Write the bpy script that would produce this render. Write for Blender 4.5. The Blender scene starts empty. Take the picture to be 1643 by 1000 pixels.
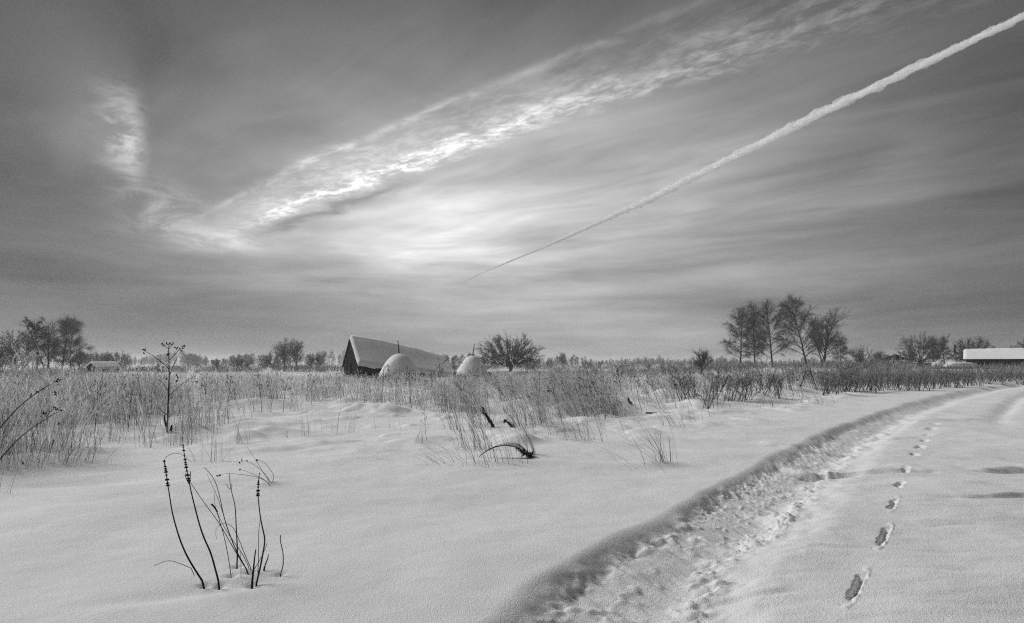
import bpy, math, random
import numpy as np

# ------------------------------------------------------------------ camera, sky, sun, exposure
SC = bpy.context.scene
COL = SC.collection
R = math.radians
CAM_H, F, CX, HY = 1.5, 912.0, 821.5, 583.0      # eye height (m), focal length and horizon in the photo's pixels
cam_d = bpy.data.cameras.new('camera')
cam = bpy.data.objects.new('camera', cam_d); COL.objects.link(cam)
cam.location = (0, 0, CAM_H); cam.rotation_euler = (R(90), 0, 0)
cam_d.sensor_width = 36.0; cam_d.lens = 36.0 * F / 1643.0
cam_d.shift_y = (HY - 500.0) / 1643.0
cam_d.clip_start = 0.05; cam_d.clip_end = 30000
SC.camera = cam

SUN_AZ, SUN_EL, SUN_E, SUN_ANGLE = -64.0, 38.0, 2.75, 26.0     # azimuth from +Y, left negative
SC.render.engine = 'CYCLES'
SC.cycles.use_denoising = False
SC.cycles.use_adaptive_sampling = False
SC.cycles.max_bounces = 14
SC.cycles.diffuse_bounces = 3
SC.cycles.volume_bounces = 12
SC.cycles.transparent_max_bounces = 48
SC.cycles.filter_width = 1.2
SC.view_settings.view_transform = 'Standard'
SC.view_settings.look = 'None'
SC.view_settings.exposure = 0.0
SC.view_settings.gamma = 1.0
SC.view_settings.use_curve_mapping = False

sun_d = bpy.data.lights.new('sun', 'SUN')
sun_d.energy = SUN_E; sun_d.angle = R(SUN_ANGLE); sun_d.color = (1, 1, 1)
sun = bpy.data.objects.new('sun', sun_d); COL.objects.link(sun)
sun.location = (-30, 60, 60)
sun.rotation_euler = (R(90 - SUN_EL), 0, R(180 - SUN_AZ))


class N:
    """a float socket of a node tree, with arithmetic"""
    nt = None

    def __init__(s, sock): s.s = sock

    @staticmethod
    def m(op, *a, clamp=False):
        n = N.nt.nodes.new('ShaderNodeMath'); n.operation = op; n.use_clamp = clamp
        for i, x in enumerate(a):
            if isinstance(x, N): N.nt.links.new(x.s, n.inputs[i])
            else: n.inputs[i].default_value = float(x)
        return N(n.outputs[0])
    def __add__(s, o): return N.m('ADD', s, o)
    __radd__ = __add__
    def __sub__(s, o): return N.m('SUBTRACT', s, o)
    def __rsub__(s, o): return N.m('SUBTRACT', o, s)
    def __mul__(s, o): return N.m('MULTIPLY', s, o)
    __rmul__ = __mul__
    def __truediv__(s, o): return N.m('DIVIDE', s, o)
    def __neg__(s): return N.m('MULTIPLY', s, -1)
    def sq(s): return N.m('MULTIPLY', s, s)
    def max(s, o): return N.m('MAXIMUM', s, o)
    def min(s, o): return N.m('MINIMUM', s, o)
    def exp(s): return N.m('EXPONENT', s)
    def clamp(s): return N.m('ADD', s, 0.0, clamp=True)
    def ramp(s, a, b, lo=0.0, hi=1.0):
        n = N.nt.nodes.new('ShaderNodeMapRange'); n.interpolation_type = 'SMOOTHSTEP'
        N.nt.links.new(s.s, n.inputs['Value'])
        for k, v in (('From Min', a), ('From Max', b), ('To Min', lo), ('To Max', hi)): n.inputs[k].default_value = v
        return N(n.outputs['Result'])


def vec(x, y, z=0.0):
    n = N.nt.nodes.new('ShaderNodeCombineXYZ')
    for i, v in enumerate((x, y, z)):
        if isinstance(v, N): N.nt.links.new(v.s, n.inputs[i])
        else: n.inputs[i].default_value = v
    return n.outputs[0]


def noise(v, scale=1.0, detail=4.0, rough=0.5, dist=0.0):
    n = N.nt.nodes.new('ShaderNodeTexNoise'); n.noise_dimensions = '3D'
    N.nt.links.new(v, n.inputs['Vector'])
    n.inputs['Scale'].default_value = scale; n.inputs['Detail'].default_value = detail
    n.inputs['Roughness'].default_value = rough; n.inputs['Distortion'].default_value = dist
    return N(n.outputs['Fac'])


def build_world():
    w = bpy.data.worlds.new('World'); SC.world = w; w.use_nodes = True
    nt = w.node_tree; N.nt = nt
    bg = nt.nodes['Background']
    sky = nt.nodes.new('ShaderNodeTexSky'); sky.sky_type = 'NISHITA'; sky.sun_disc = False
    sky.sun_elevation = R(SUN_EL); sky.sun_rotation = R(SUN_AZ); sky.air_density = 1.0; sky.dust_density = 2.0
    bw = nt.nodes.new('ShaderNodeRGBToBW'); nt.links.new(sky.outputs[0], bw.inputs[0])
    clear = N(bw.outputs[0]) * 0.045
    tc = nt.nodes.new('ShaderNodeTexCoord')
    sp = nt.nodes.new('ShaderNodeSeparateXYZ'); nt.links.new(tc.outputs['Generated'], sp.inputs[0])
    dx, dy, dz = (N(o) for o in sp.outputs)
    az = N.m('ARCTAN2', dx, dy)
    el = N.m('ARCSINE', dz)
    dzc = dz.max(0.03)
    u = dx / dzc; v = dy / dzc                      # the cloud layer as a flat sheet overhead

    def blob(a, e, wa, we, tilt=0.0):
        da, de = az - a, el - e
        if tilt:
            c, s = math.cos(tilt), math.sin(tilt)
            da, de = da * c + de * s, de * c - da * s
        return (-((da / wa).sq() + (de / we).sq())).exp()

    # altostratus veil: brighter round the hidden sun, streaked in flat layers low down
    veil = 0.084 + 0.112 * (-(el / 0.16).sq()).exp()
    veil = veil + 0.34 * blob(-0.14, 0.24, 0.28, 0.105) + 0.36 * blob(0.06, 0.285, 0.55, 0.21)
    layers = noise(vec(az * 2.2, el * 17.0, 3.1), 1.0, 6.0, 0.58, 0.35)
    broad = noise(vec(az * 2.0, el * 4.5, 8.7), 1.0, 4.0, 0.5, 0.4)
    low = el.ramp(0.36, 0.12)
    veil = veil * (1.0 + (layers - 0.5) * 2.1 * low) * (1.0 + (broad - 0.5) * 1.2)
    veil = veil + 0.20 * blob(-0.165, 0.205, 0.13, 0.03) * layers * 2.0 * layers
    veil = veil + 0.09 * blob(-0.52, 0.165, 0.20, 0.035) * layers * 2.0 + 0.06 * blob(-0.36, 0.12, 0.3, 0.03) * layers * 2
    veil = veil + 0.04 * blob(0.58, 0.22, 0.10, 0.03) * layers * 2 + 0.03 * blob(0.62, 0.27, 0.05, 0.10)

    # broad band of cirrus: an old spread trail drifting across the sheet
    p = u * 0.63 + v * 0.776
    q = u * 0.776 - v * 0.63
    wob = noise(vec(u, v, 1.7), 0.9, 2.0)
    fray = noise(vec(p * 5.0, q * 2.4, 4.4), 1.0, 6.0, 0.62, 0.5)
    p = p + (wob - 0.5) * 0.10 - q.ramp(-2.4, -5.2, 0.0, 0.15)
    pf = p + (fray - 0.5) * 0.34
    fib = noise(vec(p * 8.0, q * 3.2, 0.3), 1.0, 8.0, 0.66, 0.5)
    fine = noise(vec(p * 19.0, q * 10.0, 5.0), 1.0, 7.0, 0.68, 0.4)
    near = q.ramp(-6.0, -3.4) * q.ramp(1.3, -0.9)
    glow = 0.24 + 0.76 * (-((q + 2.5) / 1.2).sq()).exp()
    body = pf.ramp(1.46, 1.72) * pf.ramp(2.02, 1.84)
    wid = q.ramp(-2.6, 0.2, 0.070, 0.12)
    rib = (-((pf - 1.885) / wid).sq()).exp()
    rim = (-((p + (fray - 0.5) * 0.05 - 1.555) / 0.030).sq()).exp() * q.ramp(-5.2, -3.2)
    cir = body * ((fib * 0.5 + fine * 0.5).ramp(0.38, 0.70) * 0.32 + 0.05) + rib * (fib * 0.40 + fine * 0.60).ramp(0.41, 0.64) * 0.85 + rim * fib.ramp(0.28, 0.66) * 0.38
    cir = cir * near * glow + 0.15 * (-((p - 1.80) / 0.24).sq()).exp() * (-((q + 3.6) / 1.3).sq()).exp()
    shade = (-((pf - 2.10) / 0.07).sq()).exp() * q.ramp(-2.0, -3.0) * q.ramp(-4.6, -3.8) * 0.42

    # ragged wisp on the left
    wv = noise(vec(az * 14.0, el * 30.0, 2.2), 1.0, 8.0, 0.64, 0.4)
    edge = az + (wv - 0.5) * 0.09
    wisp = 0.62 * blob(-0.590, 0.318, 0.034, 0.055, 0.30) * edge.ramp(-0.562, -0.585) * (0.10 + wv.ramp(0.40, 0.64))
    wisp = wisp + 0.10 * blob(-0.64, 0.35, 0.07, 0.11, 0.3) * edge.ramp(-0.56, -0.61)
    wisp = wisp + 0.34 * blob(-0.553, 0.230, 0.045, 0.032) * (0.2 + wv.ramp(0.38, 0.66))
    wisp = wisp + 0.36 * blob(-0.48, 0.190, 0.075, 0.016) * (0.25 + wv.ramp(0.38, 0.62)) + 0.10 * blob(-0.47, 0.20, 0.12, 0.04)

    mot = noise(vec(p * 2.6, q * 0.9, 7.7), 1.0, 6.0, 0.55, 0.6)
    veil = veil * (1.0 + (mot - 0.5) * 1.1 * el.ramp(0.12, 0.28))
    fo = (-(((az - 0.02) / 0.72).sq() + ((el - 0.2) / 0.50).sq())).exp()
    lum = (veil * (1.0 - shade) + cir + wisp) * (0.58 + 0.58 * fo)
    lum = lum * (0.93 + 0.14 * noise(vec(az * 7, el * 16, 0.2), 1.0, 5.0, 0.6))
    lum = lum * 0.92 + clear * 0.08
    below = el.ramp(-0.03, 0.0)
    lum = lum * below + (1.0 - below) * 0.2
    nt.links.new(lum.max(0.02).s, bg.inputs['Color'])
    bg.inputs['Strength'].default_value = 1.0


build_world()


# ------------------------------------------------------------------ materials (a black-and-white place: neutral greys)
def mat(name, grey, rough=0.9, var=0.0, vscale=8.0, bump=0.0, bscale=60.0, island=None, trans=0.0, spec=0.2):
    m = bpy.data.materials.new(name); m.use_nodes = True
    nt = m.node_tree; N.nt = nt
    b = nt.nodes['Principled BSDF']
    b.inputs['Roughness'].default_value = rough
    b.inputs['Specular IOR Level'].default_value = spec
    tc = nt.nodes.new('ShaderNodeTexCoord')
    if island:                                     # every blade or twig its own tone
        g = nt.nodes.new('ShaderNodeNewGeometry')
        rp = nt.nodes.new('ShaderNodeValToRGB')
        nt.links.new(g.outputs['Random Per Island'], rp.inputs[0])
        els = rp.color_ramp.elements
        while len(els) < len(island): els.new(0.5)
        for e, (t, c) in zip(els, island): e.position = t; e.color = (c, c, c, 1)
        nt.links.new(rp.outputs[0], b.inputs['Base Color'])
    elif var:
        nz = noise(tc.outputs['Object'], vscale, 5.0, 0.6)
        c = nz.ramp(0.3, 0.7, grey * (1 - var), min(0.95, grey * (1 + var)))
        nt.links.new(c.s, b.inputs['Base Color'])
    else:
        b.inputs['Base Color'].default_value = (grey, grey, grey, 1)
    if trans:                                      # frost-coated stems let part of the light through
        tl = nt.nodes.new('ShaderNodeBsdfTranslucent'); mx = nt.nodes.new('ShaderNodeMixShader'); mx.inputs[0].default_value = trans
        src = b.inputs['Base Color'].links[0].from_socket
        nt.links.new(src, tl.inputs[0]); nt.links.new(b.outputs[0], mx.inputs[1]); nt.links.new(tl.outputs[0], mx.inputs[2])
        nt.links.new(mx.outputs[0], nt.nodes['Material Output'].inputs['Surface'])
    if bump:
        nz = noise(tc.outputs['Object'], bscale, 4.0, 0.6)
        bn = nt.nodes.new('ShaderNodeBump'); bn.inputs['Strength'].default_value = 1.0
        bn.inputs['Distance'].default_value = bump
        nt.links.new(nz.s, bn.inputs['Height']); nt.links.new(bn.outputs[0], b.inputs['Normal'])
    return m


def snow_material(name, grey, fine, coarse, ripple=0.0):
    m = bpy.data.materials.new(name); m.use_nodes = True
    nt = m.node_tree; N.nt = nt
    b = nt.nodes['Principled BSDF']
    b.inputs['Roughness'].default_value = 0.75; b.inputs['Specular IOR Level'].default_value = 0.25
    tc = nt.nodes.new('ShaderNodeTexCoord'); o = tc.outputs['Object']
    c = noise(o, 1.3, 4.0).ramp(0.3, 0.7, grey * 0.965, min(0.92, grey * 1.03))
    nt.links.new(c.s, b.inputs['Base Color'])
    h = noise(o, 120.0, 3.0, 0.6) * fine + noise(o, 38.0, 4.0, 0.6) * coarse
    if ripple:
        mp = nt.nodes.new('ShaderNodeMapping'); nt.links.new(o, mp.inputs[0])
        mp.inputs['Rotation'].default_value = (0, 0, R(12)); mp.inputs['Scale'].default_value = (3.2, 15, 6)
        h = h + noise(mp.outputs[0], 1.0, 5.0, 0.55, 0.5) * ripple
    bn = nt.nodes.new('ShaderNodeBump'); bn.inputs['Distance'].default_value = 1.0
    nt.links.new(h.s, bn.inputs['Height']); nt.links.new(bn.outputs[0], b.inputs['Normal'])
    return m


M = dict(
    snow=snow_material('field_snow', 0.88, 0.0095, 0.0045, 0.0020),
    packed=snow_material('packed_snow', 0.87, 0.0095, 0.0075, 0.004),
    capsnow=snow_material('roof_snow', 0.87, 0.003, 0.004),
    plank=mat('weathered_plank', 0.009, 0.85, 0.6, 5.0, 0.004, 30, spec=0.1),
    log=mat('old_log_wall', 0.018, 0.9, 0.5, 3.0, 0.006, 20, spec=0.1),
    dark=mat('dark_boarding', 0.008, 0.9, spec=0.05),  # one even near-black tone: house cores, barn door, shelter roof
    hay=mat('hay', 0.16, 0.95, 0.6, 9.0, 0.02, 40),
    pole=mat('grey_pole', 0.05, 0.9, 0.4, 9.0, 0.002, 60),
    bark=mat('dark_bark', 0.042, 0.95, 0.5, 4.0, 0.01, 14, spec=0.1),
    birchbark=mat('birch_bark', 0.09, 0.9, 0.7, 2.5, 0.01, 9, spec=0.1),
    rime=mat('rimed_twigs', 0.15, 0.95, island=[(0.0, 0.04), (0.5, 0.13), (1.0, 0.38)], spec=0.05),
    twig=mat('bare_twigs', 0.1, 0.95, island=[(0.0, 0.05), (0.6, 0.09), (1.0, 0.22)], spec=0.05),
    frosttwig=mat('frosted_twigs', 0.2, 0.95, island=[(0.0, 0.06), (0.4, 0.30), (1.0, 0.75)], trans=0.45, spec=0.05),
    whitetwig=mat('hoarfrost_branches', 0.5, 0.95, island=[(0.0, 0.25), (0.3, 0.6), (1.0, 0.9)], trans=0.45, spec=0.05),
    needle=mat('pine_needles', 0.05, 0.95, island=[(0.0, 0.02), (0.8, 0.05), (1.0, 0.12)], spec=0.05),
    stem=mat('dry_stems', 0.2, 0.95, island=[(0.0, 0.03), (0.24, 0.16), (0.5, 0.60), (1.0, 0.88)], trans=0.45, spec=0.05),
    plume=mat('frosted_plumes', 0.45, 0.95, island=[(0.0, 0.22), (0.3, 0.62), (1.0, 0.9)], trans=0.45, spec=0.05),
    darkstem=mat('dark_stems', 0.1, 0.95, island=[(0.0, 0.03), (0.35, 0.12), (1.0, 0.50)], trans=0.45, spec=0.05),
    weed=mat('black_weed_stem', 0.022, 0.9, 0.3, 30, spec=0.1),
    burr=mat('dry_burr', 0.03, 0.95, 0.4, 80, spec=0.05),
    dry=mat('dry_grass_blade', 0.09, 0.9, island=[(0.0, 0.05), (1.0, 0.16)], spec=0.05),
    farwood=mat('far_woods', 0.1, 1.0, island=[(0.0, 0.07), (1.0, 0.20)], spec=0.0),
    brick=mat('chimney_brick', 0.06, 0.9, 0.3, 9.0, spec=0.1),
    glass=mat('dark_pane', 0.03, 0.15, spec=0.5),
)


# ------------------------------------------------------------------ helpers
def link(o, parent=None):
    COL.objects.link(o)
    if parent is not None: o.parent = parent
    return o


def tag(o, label=None, cat=None, group=None, kind=None):
    if label: o['label'] = label
    if cat: o['category'] = cat
    if group: o['group'] = group
    if kind: o['kind'] = kind
    return o


def empty(name, loc, rz=0.0, s=1.0):
    o = bpy.data.objects.new(name, None); COL.objects.link(o)
    o.location = loc; o.rotation_euler = (0, 0, rz); o.scale = (s, s, s); o.empty_display_size = 0.2
    return o


def make_mesh(name, V, Q=None, T=None, smooth=False, m=None):
    V = np.asarray(V, np.float32).reshape(-1, 3)
    parts, tot = [], []
    if Q is not None and len(Q):
        Q = np.asarray(Q, np.int32).reshape(-1, 4); parts.append(Q.ravel()); tot.append(np.full(len(Q), 4, np.int32))
    if T is not None and len(T):
        T = np.asarray(T, np.int32).reshape(-1, 3); parts.append(T.ravel()); tot.append(np.full(len(T), 3, np.int32))
    L = np.concatenate(parts); tot = np.concatenate(tot)
    me = bpy.data.meshes.new(name)
    me.vertices.add(len(V)); me.vertices.foreach_set('co', V.ravel())
    me.loops.add(len(L)); me.loops.foreach_set('vertex_index', L)
    st = np.concatenate([[0], np.cumsum(tot)[:-1]]).astype(np.int32)
    me.polygons.add(len(tot)); me.polygons.foreach_set('loop_start', st); me.polygons.foreach_set('loop_total', tot)
    me.update(calc_edges=True)
    me.polygons.foreach_set('use_smooth', np.full(len(tot), smooth, bool))
    if m is not None: me.materials.append(M[m] if isinstance(m, str) else m)
    return me


class MB:
    """collects arrays of vertices, quads and triangles for ONE mesh"""
    def __init__(s): s.V, s.Q, s.T, s.n = [], [], [], 0

    def add(s, V, Q=None, T=None):
        V = np.asarray(V, float).reshape(-1, 3)
        s.V.append(V)
        if Q is not None and len(Q): s.Q.append(np.asarray(Q).reshape(-1, 4) + s.n)
        if T is not None and len(T): s.T.append(np.asarray(T).reshape(-1, 3) + s.n)
        s.n += len(V)
        return s

    def mesh(s, name, m, smooth=False):
        return make_mesh(name, np.concatenate(s.V), np.concatenate(s.Q) if s.Q else None,
                         np.concatenate(s.T) if s.T else None, smooth, m)

    def build(s, name, m, parent=None, smooth=False):
        return link(bpy.data.objects.new(name, s.mesh(name, m, smooth)), parent)

    def tubes(s, P, Rr, k=3):
        """P (M,N,3) polylines, Rr (M,N) radii"""
        P = np.asarray(P, float); Rr = np.asarray(Rr, float)
        if P.ndim == 2: P = P[None]; Rr = Rr[None]
        Mn, n, _ = P.shape
        T = np.gradient(P, axis=1); T /= np.linalg.norm(T, axis=2, keepdims=True) + 1e-9
        ref = np.where(np.abs(T[..., 2:3]) > 0.9, np.array([1.0, 0.1, 0]), np.array([0.05, 0.1, 1.0]))
        A = np.cross(T, ref); A /= np.linalg.norm(A, axis=2, keepdims=True) + 1e-9
        B = np.cross(T, A)
        a = np.arange(k) * 2 * math.pi / k
        V = P[:, :, None] + Rr[:, :, None, None] * (A[:, :, None] * np.cos(a)[:, None] + B[:, :, None] * np.sin(a)[:, None])
        i = np.arange(Mn)[:, None, None] * n * k + np.arange(n - 1)[None, :, None] * k
        j = np.arange(k)[None, None]
        j2 = (j + 1) % k
        Q = np.stack([i + j, i + j2, i + k + j2, i + k + j], -1)
        return s.add(V, Q)

    def ribbons(s, P, W, ang):
        """P (M,N,3), W (M,N) half widths, ang (M,) facing"""
        Mn, n, _ = P.shape
        side = np.stack([np.cos(ang), np.sin(ang), np.zeros_like(ang)], -1)[:, None]
        V = np.stack([P - side * W[..., None], P + side * W[..., None]], 2)
        i = np.arange(Mn)[:, None] * n * 2 + np.arange(n - 1)[None] * 2
        Q = np.stack([i, i + 1, i + 3, i + 2], -1)
        return s.add(V, Q)

    def box(s, lo, hi):
        x0, y0, z0 = lo; x1, y1, z1 = hi
        V = [(x0, y0, z0), (x1, y0, z0), (x1, y1, z0), (x0, y1, z0), (x0, y0, z1), (x1, y0, z1), (x1, y1, z1), (x0, y1, z1)]
        Q = [(0, 3, 2, 1), (4, 5, 6, 7), (0, 1, 5, 4), (1, 2, 6, 5), (2, 3, 7, 6), (3, 0, 4, 7)]
        return s.add(V, Q)

    def hexa(s, V8):
        Q = [(0, 3, 2, 1), (4, 5, 6, 7), (0, 1, 5, 4), (1, 2, 6, 5), (2, 3, 7, 6), (3, 0, 4, 7)]
        return s.add(V8, Q)

    def balls(s, C, r):
        """little faceted burrs (octahedra, 8 triangles each)"""
        C = np.asarray(C, float).reshape(-1, 3); r = np.broadcast_to(np.asarray(r, float), (len(C),))
        D = np.array([(1, 0, 0), (-1, 0, 0), (0, 1, 0), (0, -1, 0), (0, 0, 1.2), (0, 0, -0.9)], float)
        V = C[:, None] + D[None] * r[:, None, None]
        T = np.array([(0, 2, 4), (2, 1, 4), (1, 3, 4), (3, 0, 4), (2, 0, 5), (1, 2, 5), (3, 1, 5), (0, 3, 5)])
        return s.add(V, None, (T[None] + np.arange(len(C))[:, None, None] * 6))


_TAB = np.random.default_rng(12345).random((512, 512))


def vn(x, y, seed=0):
    x = np.asarray(x, float); y = np.asarray(y, float)
    ix = np.floor(x); iy = np.floor(y); fx = x - ix; fy = y - iy
    fx = fx * fx * (3 - 2 * fx); fy = fy * fy * (3 - 2 * fy)
    ix = ix.astype(np.int64) + seed * 37; iy = iy.astype(np.int64) + seed * 91
    i0, i1, j0, j1 = ix & 511, (ix + 1) & 511, iy & 511, (iy + 1) & 511
    a, b, c, d = _TAB[i0, j0], _TAB[i1, j0], _TAB[i0, j1], _TAB[i1, j1]
    return (a + (b - a) * fx) * (1 - fy) + (c + (d - c) * fx) * fy


def fbm(x, y, oct=4, seed=0, gain=0.5):
    t, a, s = 0, 1.0, 0
    for k in range(oct):
        c, sn = math.cos(k * 1.1), math.sin(k * 1.1)
        t = t + a * (vn((x * c - y * sn) * 2 ** k, (x * sn + y * c) * 2 ** k, seed + k * 7) - 0.5); s += a; a *= gain
    return t / s * 2


def sst(a, b, x):
    t = np.clip((np.asarray(x, float) - a) / (b - a), 0, 1)
    return t * t * (3 - 2 * t)


def at(px, py, Y):
    return np.array([(px - CX) / F * Y, Y, CAM_H - (py - HY) / F * Y])


def gxy(px, py):
    Y = CAM_H * F / (py - HY)
    return (px - CX) / F * Y, Y


# ------------------------------------------------------------------ terrain height
BY = np.array([-60, -2, 2.0, 3.28, 3.82, 4.26, 4.85, 5.49, 7.73, 11.7, 16.7, 25.8, 34.2, 44.0, 60, 90, 3000])
BX = np.array([-46, -4.0, -0.86, -0.02, 0.20, 0.50, 0.93, 1.45, 3.2, 6.26, 10.6, 19.2, 28.1, 39.7, 60, 100, 4000])


def bank_x(y):
    return np.interp(y, BY, BX) + 0.10 * fbm(y * 0.55, y * 0 + 3.3, 3, 5) + 0.035 * fbm(y * 2.6, y * 0 + 1.3, 3, 15)


FOOT = [  # photo px of each footprint centre, length m, width m, heading
    (1373, 931, 0.64, 0.050), (1418, 850, 0.66, 0.055), (1433, 804, 0.50, 0.055), (1443, 772, 0.44, 0.075),
    (1453, 750, 0.4, 0.08), (1468, 727, 0.42, 0.10), (1476, 714, 0.50, 0.10), (1483, 703, 0.5, 0.10), (1489, 693, 0.55, 0.11), (1495, 684, 0.6, 0.12), (1500, 676, 0.7, 0.12), (1507, 668, 0.8, 0.13)]
FOOTW = []
for (fx, fy, L, Wd) in FOOT:
    X, Y = gxy(fx, fy); FOOTW.append((X, Y, L, Wd))

MOUNDS = [  # px, py, radius x, radius y, height
    (1065, 668, 0.42, 0.25, 0.16), (700, 668, 0.3, 0.2, 0.12), (835, 714, 0.42, 0.22, 0.17), (930, 660, 0.9, 0.5, 0.30),
    (870, 672, 0.7, 0.4, 0.25), (1120, 650, 1.0, 0.6, 0.25), (300, 690, 0.5, 0.3, 0.16), (150, 700, 0.6, 0.4, 0.18),
    (60, 742, 0.7, 0.35, 0.14), (440, 692, 0.6, 0.3, 0.12), (600, 662, 1.2, 0.6, 0.2), (520, 668, 0.8, 0.5, 0.15),
    (980, 655, 0.6, 0.4, 0.22), (700, 640, 1.2, 0.8, 0.35), (900, 640, 1.5, 0.8, 0.4), (1180, 640, 1.6, 0.8, 0.3),
    (400, 655, 1.6, 0.9, 0.3), (820, 745, 0.8, 0.2, 0.06), (1045, 746, 0.45, 0.16, 0.06), (430, 780, 0.12, 0.10, 0.04),
    (280, 705, 0.35, 0.2, 0.10), (1420, 618, 3.0, 1.2, 0.5), (1530, 616, 3.0, 1.2, 0.5)]
DRIFTS = [(160, 655, .9, .8, .30), (230, 640, 1.2, 1.0, .35), (345, 645, 1.1, .9, .30), (90, 640, 1.3, 1.0, .3), (500, 632, 1.6, 1.3, .4), (830, 655, .9, .7, .32), (945, 632, 1.5, 1.1, .45), (1010, 645, 1.0, .8, .32), (1075, 640, 1.2, .9, .36), (1140, 634, 1.6, 1.1, .4), (1230, 630, 1.8, 1.2, .4), (640, 635, 1.5, 1.1, .35), (760, 638, 1.3, 1.0, .4), (1290, 626, 2, 1.4, .4), (20, 668, .8, .7, .25)]
MOUNDS += DRIFTS
MW = [(*gxy(a, b), rx, ry, h) for a, b, rx, ry, h in MOUNDS]
DIPS = [(330, 948, 0.55, 0.12, -0.035, 0.35), (110, 775, 1.2, 0.30, -0.06, 0.1), (560, 700, 0.9, 0.5, -0.05, 0.0), (1010, 1000, 0.3, 0.3, 0.0, 0)] + [(a, b, .035, .03, -.028, 0) for a, b in ((328, 939), (352, 939), (404, 938), (411, 942), (380, 913), (449, 925), (401, 922), (371, 927), (435, 778))]
DW = [(*gxy(a, b), rx, ry, h, t) for a, b, rx, ry, h, t in DIPS]


def height(x, y):
    x = np.asarray(x, float); y = np.asarray(y, float)
    dist = np.sqrt(x * x + y * y)
    z = 0.075 * fbm(x * 0.22, y * 0.30, 3, 1) + 0.035 * fbm(x * 0.7 + 9, y * 1.0, 3, 2) * sst(60, 20, dist)
    z = z * sst(1.0, 6.0, dist) + 0.012 * fbm(x * 2.2, y * 3.0, 3, 3) * sst(30, 10, dist)
    # hummocks where the grass stands
    hum = sst(7.5, 13, y) * sst(60, 30, y) * sst(1.5, -1.5, x - bank_x(y) + 3)
    z = z + hum * 0.10 * np.maximum(0, fbm(x * 1.1, y * 1.1, 3, 21)) * 2
    near = (y > 1) & (y < 60)
    for mx, my, rx, ry, h in MW:
        d = ((x - mx) / rx) ** 2 + ((y - my) / ry) ** 2
        z = z + h * np.exp(-d)
    for mx, my, rx, ry, h, t in DW:
        c, sn = math.cos(t), math.sin(t)
        a = (x - mx) * c + (y - my) * sn; b = (y - my) * c - (x - mx) * sn
        z = z + h * np.exp(-(a / rx) ** 2 - (b / ry) ** 2)
    # rise towards the village on the right
    z = z + 0.75 * sst(18, 42, x) * sst(42, 72, y)
    s = (x - bank_x(y)) * 0.73
    on = (s > -0.6) & (s < 9.0) & (y < 76)
    if on.any():
        z = z.copy(); z[on] += track(x[on], y[on], s[on])
    return z


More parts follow.
